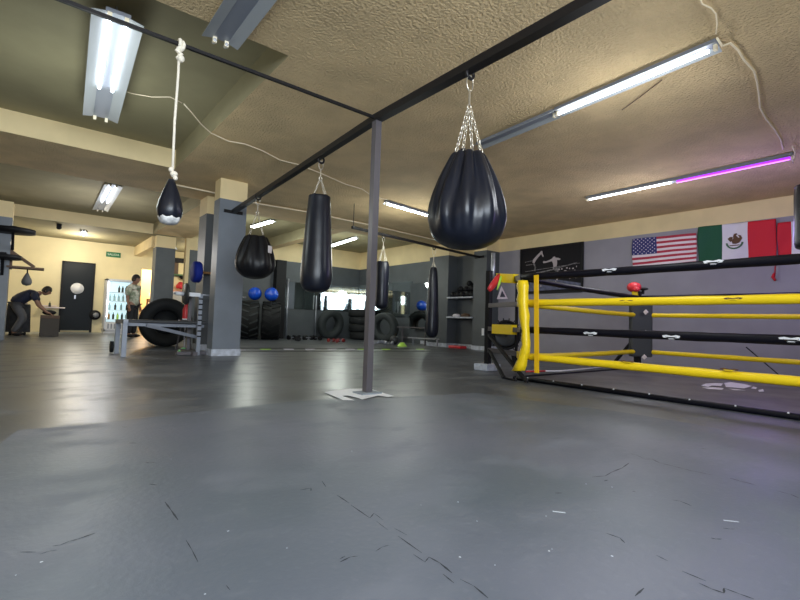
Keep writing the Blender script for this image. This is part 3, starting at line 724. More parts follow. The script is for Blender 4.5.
# corner post (set back), its bars and struts
PC = Vector((5.03, 4.27, 0))
pt = thing('corner_post', 'tall black ring corner post with short bars, struts and white foot', 'ring post', PC)
b = sb('black'); b.bar(PC+Vector((0, 0, .09)), PC+Vector((0, 0, 1.40)), .07, .07, upv=(0, 1, 0)); b.build('post', pt)
b = sb('galv'); b.tube([PC+Vector((.05, -.02, 1.2)), PC+Vector((.05, -.02, 1.66))], .028, 12); b.build('inner_tube', pt)
b = sb('baseboard'); b.box(PC+Vector((0, 0, .045)), (.30, .24, .09)); b.build('foot', pt, .01)
J = Vector((RX-.0, RY+.06, 0))
for i, zz in enumerate((1.22, .94, .58, .24)):
    b = sb('yellow' if i == 0 else 'postgrey'); e = onY(519, (278, 304, 330, 354)[i], 3.55); a = PC+Vector((0, 0, zz+.05))
    if i == 0:
        b.bar(onY(500, 278, 4.05), onY(517, 279, 3.7), .14, .12); b.build('corner_sleeve', pt)
        b = sb('black_v'); b.bar(onY(517, 279, 3.7), Vector((RX, RY, 1.2)), .07, .07); b.build('turnbuckle', pt)
        b = sb('white'); b.bar(onY(521, 279, 3.45), onY(530, 279, 3.32), .05, .055); b.build('turnbuckle_badge', pt)
    else:
        b.bar(Vector((PC.x, PC.y, e.z)), e, .05, .06); b.bar(e, Vector((RX, RY, RH[i])), .05, .05); b.build('turnbuckle', pt)
        if i in (1, 3):
            b = sb('yellow'); b.bar(e.lerp(Vector((RX, RY, RH[i])), .3), Vector((RX, RY, RH[i])), .075, .08); b.build('turnbuckle_sleeve', pt)
b = sb('black'); b.bar(onY(517, 275, 3.75), onY(516, 372, 3.75), .03, .03, upv=(0, 1, 0)); b.build('inner_rod', pt)
def toZ(x, y): return onZ(x, y, .01)
for (a, c) in (((489, 335), (527, 382)), ((489, 350), (504, 378)), ((512, 352), (516, 372))):
    f_ = toZ(*c); s_ = onY(a[0], a[1], PC.y-.05 if a[0] < 500 else 3.9); b = sb('black'); b.bar(s_, f_, .035, .035); b.build('strut', pt)
b = sb('black'); b.bar(toZ(503, 377.5), toZ(516, 380.5), .03, .02); b.build('strut', pt)
# yellow badge pad and wheel-like ring behind
c = onY(505.5, 328, 4.0)
w = thing('round_shield', 'round black slotted disc fixed behind the ring corner post bars', 'disc', (c.x, 4.05, c.z-.3))
cc = onY(506, 335, 4.05)
b = sb('black'); b.torus(cc, .19, .02, Matrix.Rotation(-.67, 3, 'Z'), 28, 8); b.build('rim', w)
b = sb('dark'); b.torus(cc, .085, .085, Matrix.Rotation(-.67, 3, 'Z') @ Matrix.Diagonal((1, .15, 1)), 28, 8); b.build('disc', w)
b = sb('black')
for i in range(18):
    a = 2*PI*i/18; d = Matrix.Rotation(-.67, 3, 'Z') @ Vector((math.cos(a), 0, math.sin(a))); b.bar(cc+d*.17, cc+d*.235, .012)
b.build('bead_ring', w)
qa = Vector((PC.x, PC.y, onY(519, 330, 3.55).z)); qb = onY(519, 330, 3.55); p0 = qa.lerp(qb, .22); p1 = qa.lerp(qb, .86)
b = sb('yellow'); b.bar(p0, p1, .08, .125)
sh = b.build('corner_sleeve', pt)
b = sb('embbrown'); pm = p0.lerp(p1, .5); dd = (p1-p0).normalized(); b.bar(pm-dd*.09+Vector((-.036, -.018, .03)), pm+dd*.09+Vector((-.036, -.018, .03)), .012, .02); b.build('sleeve_badge', pt)
# gloves / cloth on the post
c0 = onY(500, 276, 4.0); c1 = onY(489, 290, 4.0)
b = mb('red'); b.tube([c0, c0.lerp(c1, .3), c0.lerp(c1, .7), c1], [.045, .055, .05, .035], 10, flat=.6); tag(b.build('hand_wrap'), 'red rolled hand wrap hanging over the ring corner post', 'hand wrap')
b = mb('lime'); b.tube([onY(501, 276, 3.95), onY(499.5, 283, 3.95), onY(497, 290, 3.95)], [.015, .022, .008], 8, flat=.6); tag(b.build('ribbon'), 'small lime green ribbon hanging beside the red hand wrap', 'ribbon')
tr = onY(501.5, 293, 4.0)
b = mb('uswhite'); vs = [onY(501.5, 286, 4.0), onY(497, 299, 4.0), onY(508, 299, 4.0)]; vs += [v+Vector((.01, .012, 0)) for v in vs]
b.add(vs, [(0, 1, 2), (5, 4, 3), (0, 3, 4, 1), (1, 4, 5, 2), (2, 5, 3, 0)])
b.use('dark'); vs = [onY(502, 290.5, 3.985), onY(500, 297, 3.985), onY(505.5, 297, 3.985)]; b.add(vs, [(0, 1, 2)])
tag(b.build('corner_tag'), 'white triangular tag with dark centre hanging under the yellow sleeve', 'tag')
# far corner: pad, headgear
fc = thing('far_corner_post', 'far ring corner post wrapped in a tall dark grey pad with diamonds', 'ring post', (RX2, RY, 0))
b = sb('black'); b.bar((RX2+.1, RY+.06, 0), (RX2+.1, RY+.06, 1.25), .08); b.build('post', fc)
p0 = onX(643, 293, RX2-.08); p1 = onX(641, 359, RX2-.08)
b = sb('dark'); b.bar(Vector((RX2-.07, RY-.06, .22)), Vector((RX2-.07, RY-.06, 1.11)), .31, .14, upv=(.75, .65, 0)); b.build('corner_pad', fc, .02)
for yy in (312, 333, 357):
    c = onX(645.5 if yy < 350 else 644, yy, RX2-.30); b = sb('uswhite'); r = .035
    vs = [c+Vector((0, r*a, r*1.1*e)) for a, e in ((0, 1), (1, 0), (0, -1), (-1, 0))]
    vs = [v+Vector((0, 0, 0)) for v in vs]; vs2 = [v+Vector((.02, 0, 0)) for v in vs]
    b.add(vs+vs2, [(0, 1, 2, 3), (7, 6, 5, 4)]+[(i, 4+i, 4+(i+1) % 4, (i+1) % 4) for i in range(4)]); b.build('diamond_badge', fc)
b = sb('black'); b.bar((RX2+.1, RY+.1, .5), (RX2+.15, RY+.5, .02), .04); b.build('strut', fc)
b = sb('black'); b.bar(onX(746, 347, 8.0), onX(779, 375, 8.0), .014); b.build('guy_wire', fc)
# glove
g = onX(634, 288.5, RX2-.05)
t2 = thing('boxing_glove', 'red boxing glove resting on top of the far ring corner pad', 'boxing glove', (g.x, g.y, 1.17))
b = sb('red'); b.sphere((g.x, g.y, g.z+.02), .095, 18, 12, (.9, 1.15, .85)); b.sphere((g.x-.05, g.y-.055, g.z-.02), .05, 12, 8, (.8, 1.2, .8)); b.build('mitt', t2)
b = sb('yellow'); b.tube([(g.x, g.y-.02, g.z-.12), (g.x, g.y-.01, g.z-.05)], .045, 12); b.build('cuff', t2)
b = sb('black'); b.sphere((g.x-.06, g.y+.02, g.z+.02), .03, 10, 6, (.5, 1.5, .7)); b.build('palm_patch', t2)
g2 = onX(643, 289, RX2+.02)
b = mb('black'); b.sphere((g2.x, g2.y, g2.z), .05, 14, 8, (.8, 1.6, .5)); b.bar((g2.x, g2.y, g2.z-.08), (g2.x, g2.y, g2.z), .03); tag(b.build('mouthguard_case'), 'small black item lying beside the red glove on the ring corner', 'case')

# ------------------------------------------------------------------ flags on the ring wall
def flag(name, label, y0, y1, tl, tr_, bl, br, nu, nv, colour, wave, extra=None, amp=.018):
    """y0 (image-left) to y1, with the four corner heights; faces coloured by colour(u, v)"""
    t = thing(name, label, 'flag', (XR-.06, (y0+y1)/2, bl))
    def P(u, v, off=0.0):
        zt_ = tl+(tr_-tl)*u; zb_ = bl+(br-bl)*u
        return Vector((XR-.06-wave(u, v)*amp-off, y0+(y1-y0)*u, zt_+(zb_-zt_)*v))
    b = MB(); b.keep = True
    for i in range(nu):
        for j in range(nv):
            u0, u1, v0, v1 = i/nu, (i+1)/nu, j/nv, (j+1)/nv
            b.use(colour((u0+u1)/2, (v0+v1)/2)); b.add([P(u0, v0), P(u1, v0), P(u1, v1), P(u0, v1)], [(0, 1, 2, 3)], True)
    o = b.build('cloth', t); md = o.modifiers.new('solid', 'SOLIDIFY'); md.thickness = .003
    return t, P
wv = lambda u, v: math.sin(u*9+v*4)*.6*(1-.3*v)+.6*math.sin(u*17-v*7)*v*u+.5*math.sin(v*5+u*3)
t, P = flag('us_flag', 'United States flag with stars and stripes on the wall above the ring', 4.22, 3.09, 2.45, 2.42, 1.83, 1.87, 65, 39,
         lambda u, v: ('usblue' if u < .40 and v < 7/13 else ('usred' if int(v*13) % 2 == 0 else 'uswhite')), wv, amp=.028)
b = sb('uswhite')
for r_ in range(9):
    for c_ in range(6 if r_ % 2 == 0 else 5):
        u = .40*((c_+.5)/6 if r_ % 2 == 0 else (c_+1)/6); v = (7/13)*(r_+.6)/9.2
        vs = []
        for k in range(10):
            a = PI/2+k*PI/5; rr = .015 if k % 2 == 0 else .0065
            p = P(u, v, .006); vs.append(p+Vector((0, rr*math.cos(a), rr*math.sin(a))))
        b.add(vs, [tuple(range(10))])
b.build('stars', t.children[0])['kind'] = 'stuff'
wm = lambda u, v: math.sin(u*20+v*5)*.35+math.sin((u+v*.6)*9)*.6
t, P = flag('mexican_flag', 'Mexican flag with green, white and red bands and the eagle emblem', 3.06, 1.955, 2.525, 2.50, 1.86, 1.84, 60, 20,
         lambda u, v: 'green' if u < 1/3 else ('wcloth' if u < 2/3 else 'redcloth'), wm, amp=.026)
def blob(b, pts, off=.008):
    b.add([P(.5+x*.0013, .47+y*.0013, off) for x, y in pts], [tuple(range(len(pts)))])
b = sb('embgreen')
for i in range(10):
    a0 = PI*(.02+.96*i/10); a1 = PI*(.02+.96*(i+1)/10)
    q = lambda a, r: (r*math.cos(a), r*math.sin(a)*1.55+20)
    b.add([P(.5+q(a0, 92)[0]*.0013, .47+q(a0, 92)[1]*.0013, .01), P(.5+q(a1, 92)[0]*.0013, .47+q(a1, 92)[1]*.0013, .01), P(.5+q(a1, 72)[0]*.0013, .47+q(a1, 72)[1]*.0013, .01), P(.5+q(a0, 72)[0]*.0013, .47+q(a0, 72)[1]*.0013, .01)], [(0, 1, 2, 3)])
b.build('laurel_wreath', t.children[0])
b = sb('embbrown')
blob(b, [(-10, -150), (15, -160), (30, -135), (12, -115), (40, -60), (60, -70), (72, -20), (50, 40), (15, 60), (-20, 50), (-30, 0), (-15, -60), (-18, -110)])
blob(b, [(-75, -60), (-50, -95), (-22, -90), (-22, -10), (-45, 10)]); blob(b, [(-60, 75), (60, 75), (40, 95), (-40, 95)])
blob(b, [(30, -120), (62, -110), (80, -50), (74, -20), (55, -60)], .009)
b.build('eagle', t.children[0])
b = sb('redcloth'); b.tube([(XR-.07, 1.955, 2.50), (XR-.07, 1.95, 2.0), (XR-.07, 1.97, 1.55)], .008, 6); b.tube([(XR-.07, 1.97, 1.62), (XR-.06, 2.0, 1.56), (XR-.07, 1.96, 1.5)], .018, 6); b.build('hanging_cord', t)
flag('red_white_flag', 'red and white banner hung beside the Mexican flag at the wall end', 1.93, .95, 2.43, 2.40, 1.84, 1.8, 40, 14,
     lambda u, v: 'redcloth' if u < .18 or u > .52 else 'wcloth', wm, amp=.026)
# boxing photo mural
y0, y1, z0, z1 = 6.92, 5.31, 1.46, 2.53
t = thing('boxing_poster', 'large dark framed boxing photo with two fighters on the ring wall', 'poster', (XR-.03, (y0+y1)/2, z0))
b = sb('poster'); b.bb(XR-.03, XR-.005, y1, y0, z0, z1); pr_ = b.build('print', t)
b = sb('black'); b.bb(XR-.045, XR-.0, y0-.02, y0+.02, z0-.02, z1); b.bb(XR-.045, XR-.0, y1-.02, y1+.02, z0-.02, z1); b.bb(XR-.045, XR-.0, y1, y0, z0-.04, z0); b.bb(XR-.045, XR, y1, y0, z1-.03, z1); b.build('frame', t)
def pp(P2, k, name, off=.034):
    b = sb(k)
    for Q in P2: b.add([onX(x, y, XR-off) for x, y in Q], [tuple(range(len(Q)))])
    return b.build(name, pr_)
pp([[(530, 282), (545, 279), (560, 280), (581, 283), (581, 288), (528, 291.5)]], 'poster_b', 'ring_floor_image')
pp([[(536, 272.5), (550, 269.5), (577, 262), (577, 263), (550, 270.8), (536, 274)], [(525, 262), (535, 260), (535, 260.6), (525, 262.6)], [(526, 265), (534, 264), (534, 264.6), (526, 265.6)], [(525, 271.5), (580, 262.8), (580, 263.2), (525, 272)]], 'poster_g', 'rope_image')
pp([[(532.5, 262.5), (533.2, 259.5), (536.5, 255.8), (540, 252.3), (541.2, 250.8), (542.4, 251.2), (542.6, 253.5), (543.8, 256.4), (542.8, 257), (541.2, 254), (538.5, 257), (536, 260.2), (534.4, 263.2)]], 'poster_l', 'left_fighter_image', .036)
pp([[(542.8, 262.2), (543.6, 261), (546, 261.3), (549, 260.2), (552, 258.6), (553.2, 256.8), (554.8, 256.4), (555.6, 257.6), (558.6, 257.9), (560.6, 259), (559.6, 260), (557, 260), (557.2, 263), (556.6, 266.4), (553.4, 267), (553, 263.5), (552, 261.2), (549.5, 261.8), (546.2, 262.8), (543.6, 263.2)]], 'poster_l', 'right_fighter_image', .036)
pp([[(552.5, 267.5), (557, 267), (558.5, 271), (557, 277), (555.8, 277), (556.3, 272), (554.5, 270.5)]], 'poster_g', 'right_legs_image', .036)
pp([[(532.8, 263), (534.8, 263.4), (536, 267), (535.4, 271), (534.4, 271), (534.6, 267)]], 'poster_g', 'left_legs_image', .036)
cr_ = pp([[(x, y), (x+q*.8, y-.5), (x+q, y+.4), (x+q*.8, y+1.1), (x+q*.2, y+1.2)] for x, y, q in ((558, 269, 2), (561, 268.5, 1.6), (564, 270.5, 2.6), (566, 267.5, 1.8), (569, 268, 1.2), (572, 268, 2), (562, 273, 1.5), (541, 281, 2), (544, 282, 1.5), (546, 280, 1.2), (551, 282, 2.4), (555, 281, 1.4), (556, 279, 2), (543, 284, 1.5), (550, 284.5, 3), (569, 277.5, 1.8), (575, 277, 1.6), (537, 277, 1.4), (561, 277, 1.2), (574, 270, 1.5), (576, 266, 1), (548, 277, 1.4), (540, 285.5, 1.5))], 'poster_l', 'crowd_image', .036); cr_['kind'] = 'stuff'

# ------------------------------------------------------------------ mirrors
t = None
def mirror(name, label, bx, n, ax):
    t = thing(name, label, 'mirror', ((bx[0]+bx[1])/2, (bx[2]+bx[3])/2, bx[4]))
    for i in range(n):
        b = sb('mirror')
        if ax == 'x': w = (bx[1]-bx[0])/n; b.bb(bx[0]+i*w+.006, bx[0]+(i+1)*w-.006, bx[2], bx[3], bx[4], bx[5])
        else: w = (bx[3]-bx[2])/n; b.bb(bx[0], bx[1], bx[2]+i*w+.006, bx[2]+(i+1)*w-.006, bx[4], bx[5])
        b.build('mirror_panel', t)
    return t
mirror('wall_mirror', 'wide mirror of four panels above the tyres reflecting bright windows', (6.42, XR-.02, WY-.02, WY-.002, .97, 1.86), 4, 'x')
mirror('wall_mirror', 'mirror on the side wall between the shiny bag and the pilaster', (XR-.02, XR-.002, 11.05, WY-.04, .80, 1.95), 3, 'y')
t = thing('leaning_mirror', 'angled mirror panel reflecting a blue ball beside the tapered bag', 'mirror', (9.22, 10.4, .5))
b = sb('mirror'); b.bar((9.31, 9.85, 1.15), (9.18, 10.95, 1.15), .02, 1.4); b.build('mirror_panel', t)
# black pilaster left of the mirror
b = sb('black'); 
px0 = onY(275, 300, WY-.2).x; px1 = onY(284.5, 300, WY-.2).x
b.bb(px0, px1, WY-.25, WY, 0, BAND-.02); struct(b.build('trim_1'), 'black boxed-in pilaster beside the mirrors')

# ------------------------------------------------------------------ tyres
def tyre_mesh(b, c, R, w, rin, axis, lugs=0, k='rubber'):
    prof = [(rin, -w*.36), (rin*1.03, -w*.47), (R*.8, -w*.52), (R*.93, -w*.48), (R, -w*.36), (R*1.0, 0), (R, w*.36), (R*.93, w*.48), (R*.8, w*.52), (rin*1.03, w*.47), (rin, w*.36), (rin*1.0, -w*.36)]
    c = Vector(c)
    if isinstance(axis, str): rot = {'z': Matrix.Identity(3), 'x': Matrix.Rotation(PI/2, 3, 'Y'), 'y': Matrix.Rotation(-PI/2, 3, 'X')}[axis]
    else: rot = axis
    n = 36; vs = []; fs = []
    for (r, z_) in prof:
        for i in range(n): a = 2*PI*i/n; vs.append(c+rot @ Vector((r*math.cos(a), r*math.sin(a), z_)))
    m_ = len(prof)
    for i in range(m_-1):
        for j in range(n): j2 = (j+1) % n; fs.append((i*n+j, i*n+j2, (i+1)*n+j2, (i+1)*n+j))
    b.add(vs, fs, True)
def lug_mesh(b, c, R, w, rot, lugs, h=.03):
    c = Vector(c)
    for i in range(lugs):
        for sg in (-1, 1):
            a = 2*PI*(i+(.5 if sg > 0 else 0))/lugs; da = .16*sg*0+.20
            p0 = Vector((R*math.cos(a), R*math.sin(a), sg*w*.03)); p1 = Vector((R*.985*math.cos(a-da), R*.985*math.sin(a-da), sg*w*.47))
            b.bar(c+rot @ p0, c+rot @ p1, h*1.4, h*1.6, upv=rot @ Vector((math.cos(a), math.sin(a), 0)))
def tyre(label, c, R, w, rin, axis, lugs=0, k='rubber', kl=None, group=None, name='tyre'):
    rot = {'z': Matrix.Identity(3), 'x': Matrix.Rotation(PI/2, 3, 'Y'), 'y': Matrix.Rotation(-PI/2, 3, 'X')}[axis] if isinstance(axis, str) else axis
    t = thing(name, label, 'tyre', (c[0], c[1], max(0, c[2]-(R if axis != 'z' else w/2))), group)
    b = sb(k); tyre_mesh(b, c, R, w, rin, rot); b.build('carcass', t)
    if lugs: b = sb(kl or k); lug_mesh(b, c, R, w, rot, lugs); b.build('tread', t)
    return t
# two tractor tyres with blue balls (tread towards the camera)
ra = Matrix.Rotation(math.radians(-22), 3, 'Z') @ Matrix.Rotation(PI/2, 3, 'Y')
tyre('big upright tractor tyre with dusty tread below the blue balls, nearer the column', (5.0, 13.30, .565), .555, .52, .29, ra, 16, 'rubber', 'rubber2')
tyre('big upright dark tractor tyre against the black pilaster', (5.56, 13.07, .560), .55, .52, .29, ra, 18, 'rubber', 'rubber')
for (x, y, r, lab) in ((255, 292.5, .195, 'smaller blue exercise ball on the tractor tyre nearer the column'), (271.5, 293.5, .205, 'bigger shiny blue exercise ball on the tyre by the pilaster')):
    p = onY(x, y, 13.28 if x < 260 else 13.07); p.z = (1.15 if x < 260 else 1.14)+r; b = mb('blue'); b.sphere(p, r, 28, 18)
    bt = b.build('exercise_ball'); tag(bt, lab, 'ball')
p = onY(243, 294, 13.6); 
# tyres along the mirror wall
rb = Matrix.Rotation(math.radians(8), 3, 'Z') @ Matrix.Rotation(-PI/2+.14, 3, 'X')
tyre('upright tyre leaning on the wall under the bright mirror reflection', (7.92, 13.62, .50), .50, .24, .27, rb, 0, 'rubber2')
for i in range(4):
    tyre(('bottom', 'second lowest', 'second highest', 'top')[i]+' tyre of the flat stack behind the steel post', (8.90-.03*(i % 2), 13.15+.03*i, .14+i*.256), .42, .25, .24, 'z', 0, 'rubber')
rb2 = Matrix.Rotation(math.radians(-72), 3, 'Z') @ Matrix.Rotation(-PI/2+.12, 3, 'X')
tyre('upright tyre leaning on the side wall next to the metal stand', (8.75, 11.65, .47), .47, .24, .26, rb2, 0, 'rubber2')
# big tyre behind the bench
rb3 = Matrix.Rotation(math.radians(-10), 3, 'Z') @ Matrix.Rotation(-PI/2, 3, 'X')
bt_ = tyre('big black tyre standing upright behind the weight bench', (2.10, 10.1, .48), .48, .36, .24, rb3, 0, 'rubber')
b = sb('rubber'); b.tube([Vector((2.10, 10.1, .48))+rb3 @ Vector((0, 0, -.03)), Vector((2.10, 10.1, .48))+rb3 @ Vector((0, 0, .03))], .245, 28); b.build('hole_shade_disc', bt_)  # black disc added inside the tyre so that its hole reads as shade
# dumbbells and plates on the floor by the wall
def dumbbell(x, y, a, label, k='black', L=.3, r=.07, grp=None):
    d = Vector((math.cos(a), math.sin(a), 0)); c = Vector((x, y, r))
    t = thing('dumbbell', label, 'dumbbell', (x, y, 0), grp)
    b = sb('galv'); b.bar(c-d*L*.4, c+d*L*.4, .025); b.build('handle', t)
    for s in (-1, 1):
        b = sb(k); b.tube([c+d*s*L*.5, c+d*s*L*.3], r, 12, smooth=False); b.build('weight', t)
for i, (px, py) in enumerate([(290, 339.5), (296, 341), (301, 339.5), (306, 339.8), (311, 339.5), (316, 340)]):
    p = onZ(px, py, 0); dumbbell(p.x, p.y-.1, .4+i*.9, 'black dumbbell lying on the floor under the mirror wall', grp='black dumbbells by the wall')
for i, (px, py) in enumerate([(331, 342), (337, 342.5), (341, 342)]):
    p = onZ(px, py, 0); dumbbell(p.x, p.y, .2+i*.8, 'red-ended dumbbell lying in front of the upright tyre', 'darkred', .24, .05, 'red dumbbells by the tyre')
for i, (px, py) in enumerate([(377, 344), (383, 344), (389, 345)]):
    p = onZ(px, py, 0); dumbbell(p.x, p.y, .5+i*.8, 'grey dumbbell lying below the shiny cylindrical bag', 'galv', .24, .055, 'grey dumbbells below the shiny bag')
p = onZ(394, 344.5, 0); b = mb('dark'); b.sphere((p.x, p.y, .13), .13, 16, 10); tag(b.build('medicine_ball'), 'dark medicine ball on the floor beside the side-wall tyre', 'ball')
# folded poles at the mirror's left
for i, px in enumerate((287.5, 316.5)):
    p = onY(px, 300, WY-.12); b = mb('galv'); b.tube([(p.x, WY-.12, (0 if i == 0 else 0)), (p.x, WY-.10, 1.95 if i == 0 else 1.45)], .035 if i == 0 else .02, 10)
    tag(b.build('metal_pole'), ('thicker bright metal pole leaning beside the black pilaster', 'thin pole leaning on the mirror under the long bag')[i], 'pole')
# agility ladder on the floor
t = thing('agility_ladder', 'agility ladder with yellow rungs lying across the floor before the tyres', 'agility ladder', (5.2, 8.7, 0))
for i, (x, k) in enumerate(((240, 'scuff'), (265.5, 'lime'), (288.5, 'scuff'), (310, 'scuff'), (332, 'scuff'), (350, 'scuff'), (362, 'lime'), (386, 'lime'), (420, 'lime'))):
    p = onZ(x, 349.3+(.8 if x == 240 else 0), .012); b = sb('lime' if k == 'lime' else 'wcloth'); b.bar((p.x-.10, p.y+.015, .014), (p.x+.10, p.y-.015, .014), .05, .012); b.build('rung', t)
b = sb('black'); p0 = onZ(240, 348, .01); p1 = onZ(430, 348.8, .01); b.bar(p0, p1, .10, .006); b.build('strap', t)
p0 = onZ(240, 351.2, .01); p1 = onZ(430, 351.2, .01); b = sb('black'); b.bar(p0, p1, .03, .006); b.build('strap', t)
p = onZ(402, 346.5, 0); b = mb('lime'); b.lathe([(.14, 0), (.13, .015), (.05, .10), (.035, .10)], (p.x, p.y, .004), 20); tag(b.build('marker_cone'), 'low lime green marker cone on the floor before the metal stand', 'cone')
# metal stand with shelf by mirror
sp = onZ(423, 346.5, 0)
t = thing('metal_stand', 'low stepped grey metal stand on the floor beneath the leaning mirror', 'stand', (sp.x, sp.y, 0))
def T(px, py): return onY(px, py, sp.y)
b = sb('galv'); p0 = onZ(413, 345, 0); p1 = onZ(437, 347, 0)
for q in (p0, p1): b.bar(q, q+Vector((0, 0, .20)), .035)
b.bar(p0+Vector((-.1, .1, .21)), p1+Vector((0.05, -.03, .21)), .06, .03); b.build('front_step', t)
b = sb('postgrey'); q0 = p0+Vector((.05, .55, 0)); q1 = p1+Vector((0.1, .6, 0))
for q in (q0, q1): b.bar(q, q+Vector((0, 0, .5)), .035)
b.bar(q0+Vector((-.15, 0, .5)), q1+Vector((.1, 0, .5)), .2, .03); b.build('rear_step', t)
b = sb('postgrey')
for q, r in ((p0, q0), (p1, q1)): b.bar(q+Vector((0, 0, .2)), r+Vector((0, 0, .2)), .03)
b.build('side_rail', t)
# niche shelves with gear
for (z_, lab) in ((1.33, 'upper grey shelf board between the pilasters holding dark gloves'), (.80, 'lower pale shelf board between the pilasters holding a white cap')):
    b = mb('baseboard'); b.bb(8.82, 9.21, 8.06, 8.97, z_, z_+.035); o = tag(b.build('niche_shelf'), lab, 'shelf')
def glove(x, y, z_, k, lab, grp, s=1.0, rot=0):
    t = thing('boxing_glove', lab, 'boxing glove', (x, y, z_), grp)
    b = sb(k); b.sphere((x, y, z_+.075*s), .075*s, 14, 10, (.9, 1.1, 1)); b.sphere((x-.05*s, y+.05*s*rot, z_+.055*s), .04*s, 10, 6, (1, .8, 1.2)); b.build('mitt', t)
    b = sb('stitch'); b.tube([(x+.04, y, z_+.075*s), (x+.13*s, y, z_+.06*s)], .045*s, 10); b.build('cuff', t)
for i, (x, y, z_) in enumerate(((8.95, 8.15, 1.365), (8.98, 8.32, 1.365), (8.94, 8.50, 1.365), (8.97, 8.69, 1.365), (8.95, 8.86, 1.365), (8.98, 8.2, 1.51), (8.97, 8.4, 1.51), (8.97, 8.6, 1.51), (8.98, 8.3, 1.65))):
    glove(x, y, z_, 'black', 'black boxing glove in the heap on the upper niche shelf', 'black gloves on the upper niche shelf', 1.0, 1 if i % 2 else -1)
b = mb('wcloth'); b.sphere((8.95, 8.72, .865), .09, 14, 8, (1, 1.4, .6)); b.bar((8.9, 8.85, .845), (8.85, 8.92, .84), .1, .01); tag(b.build('cap'), 'white cap lying on the lower niche shelf', 'cap')
b = mb('brown'); b.sphere((8.97, 8.4, .87), .10, 14, 8, (1, 1.5, .65)); tag(b.build('folded_cloth'), 'brown folded cloth lying beside the white cap', 'cloth')
p = onZ(460, 350.5, .0); b = mb('red'); b.bb(8.7, 8.95, 8.3, 8.75, 0.0, .07); tag(b.build('red_pad', bevel=.02), 'flat red pad on the floor at the foot of the niche', 'pad')
# bits on ring wall side: small white specks/ switches
b = mb('white'); p = onX(486, 332, 8.86); b.bb(8.845, 8.858, 7.65, 7.72, p.z-.09, p.z+.09); tag(b.build('wall_switch'), 'small white switch plate on the pilaster edge', 'switch')

# ------------------------------------------------------------------ bench with barbell
t = thing('weight_bench', 'long grey-framed weight bench with black pad before the column', 'bench', (1.6, 7.8, 0))
LG = lambda a, c, nm='leg', w=.06, k='lampbody': (lambda b: (b.bar(a, c, w, w, upv=(0, 1, 0)), b.build(nm, t)))(sb(k))
LG((1.06, 7.66, 0), (1.06, 7.66, .53)); LG((1.06, 8.35, 0), (1.06, 8.35, .50))
b = sb('lampbody'); b.bar((1.06, 7.60, .51), (1.06, 8.42, .50), .06); b.build('end_bar', t)
b = sb('lampbody'); b.bar((1.06, 7.78, .47), (2.2, 7.86, .46), .05); b.build('rail', t)
b = sb('lampbody'); b.bar((1.35, 7.74, .46), (2.16, 7.95, .27), .045, .05); b.build('brace', t)
b = sb('dark'); b.bb(1.08, 2.22, 7.75, 8.05, .49, .54); b.build('pad', t, .015)
b = sb('lampbody'); b.bar((2.09, 7.72, 0), (2.09, 7.72, .97), .055, .055, upv=(0, 1, 0)); 
for k in range(8): b.use('black'); b.bar((2.06, 7.688, .3+k*.085), (2.12, 7.688, .3+k*.085), .006, .022)
b.use('white'); b.box((2.0, 7.71, .96), (.16, .05, .06)); b.build('rack_upright', t)
b = sb('postgrey'); b.bar((2.06, 8.2, 0), (2.06, 8.2, .965), .05, .05, upv=(0, 1, 0)); b.build('rack_upright', t)
b = sb('postgrey'); b.bar((2.03, 7.6, .03), (2.03, 8.6, .03), .06, .06); b.bar((1.8, 7.8, .03), (2.3, 7.8, .03), .08, .05); b.build('foot_bar', t)
b = sb('rubber'); b.lathe([(.09, -.02), (.09, .02)], (1.0, 8.4, .1), 16, axis='x'); b.build('foot_roller', t)
# barbell resting on the rack
t = thing('barbell', 'barbell with dark plate resting on the bench rack', 'barbell', (1.95, 8.1, 1.0))
za = .985
b = sb('galv'); b.tube([(1.80, 8.2, za), (3.0, 8.2, za)], .016, 10); b.build('bar', t)
for x_ in (1.99,): b = sb('dark'); b.lathe([(.16, -.03), (.18, -.012), (.18, .012), (.16, .03)], (x_, 8.2, za), 28, axis='x'); b.build('weight_plate', t)
b = sb('white'); b.tube([(1.83, 8.2, za), (1.95, 8.2, za)], .035, 12); b.build('collar', t)
# blue plate on peg on the second column
c = onY(196.5, 272, 8.6)
t = thing('weight_plate', 'thick blue weight plate hung on a wooden peg beside the columns', 'weight plate', (c.x, 8.6, c.z-.3))
b = sb('bluep'); rot = Matrix.Rotation(0.0, 3, 'Z')
b.lathe([(.05, -.065), (.17, -.065), (.19, -.04), (.19, .04), (.17, .065), (.05, .065)], (c.x, 8.6, c.z), 32, axis='x'); b.build('disc', t)
t3 = thing('wall_peg', 'wooden peg bar projecting from the second column through the blue plate', 'peg', (c.x+.2, 8.6, c.z))
b = sb('wood'); b.tube([(c.x+.10, 8.6, c.z), (c.x+.50, 8.62, c.z)], .022, 10); b.build('peg', t3)
b = sb('steel'); b.bar((c.x+.36, 8.6, c.z), (c.x+.36, 8.84, c.z), .03); b.build('bracket', t3)
# pale green shoe/cone
p = onZ(183, 352, 0); b = mb('neon'); b.lathe([(.11, 0), (.10, .015), (.03, .07), (.02, .07)], (p.x, p.y, .004), 18, lambda a, z: 1+.2*math.cos(a)); tag(b.build('marker_cone'), 'small pale green marker lying on the floor by the bench rack', 'cone')
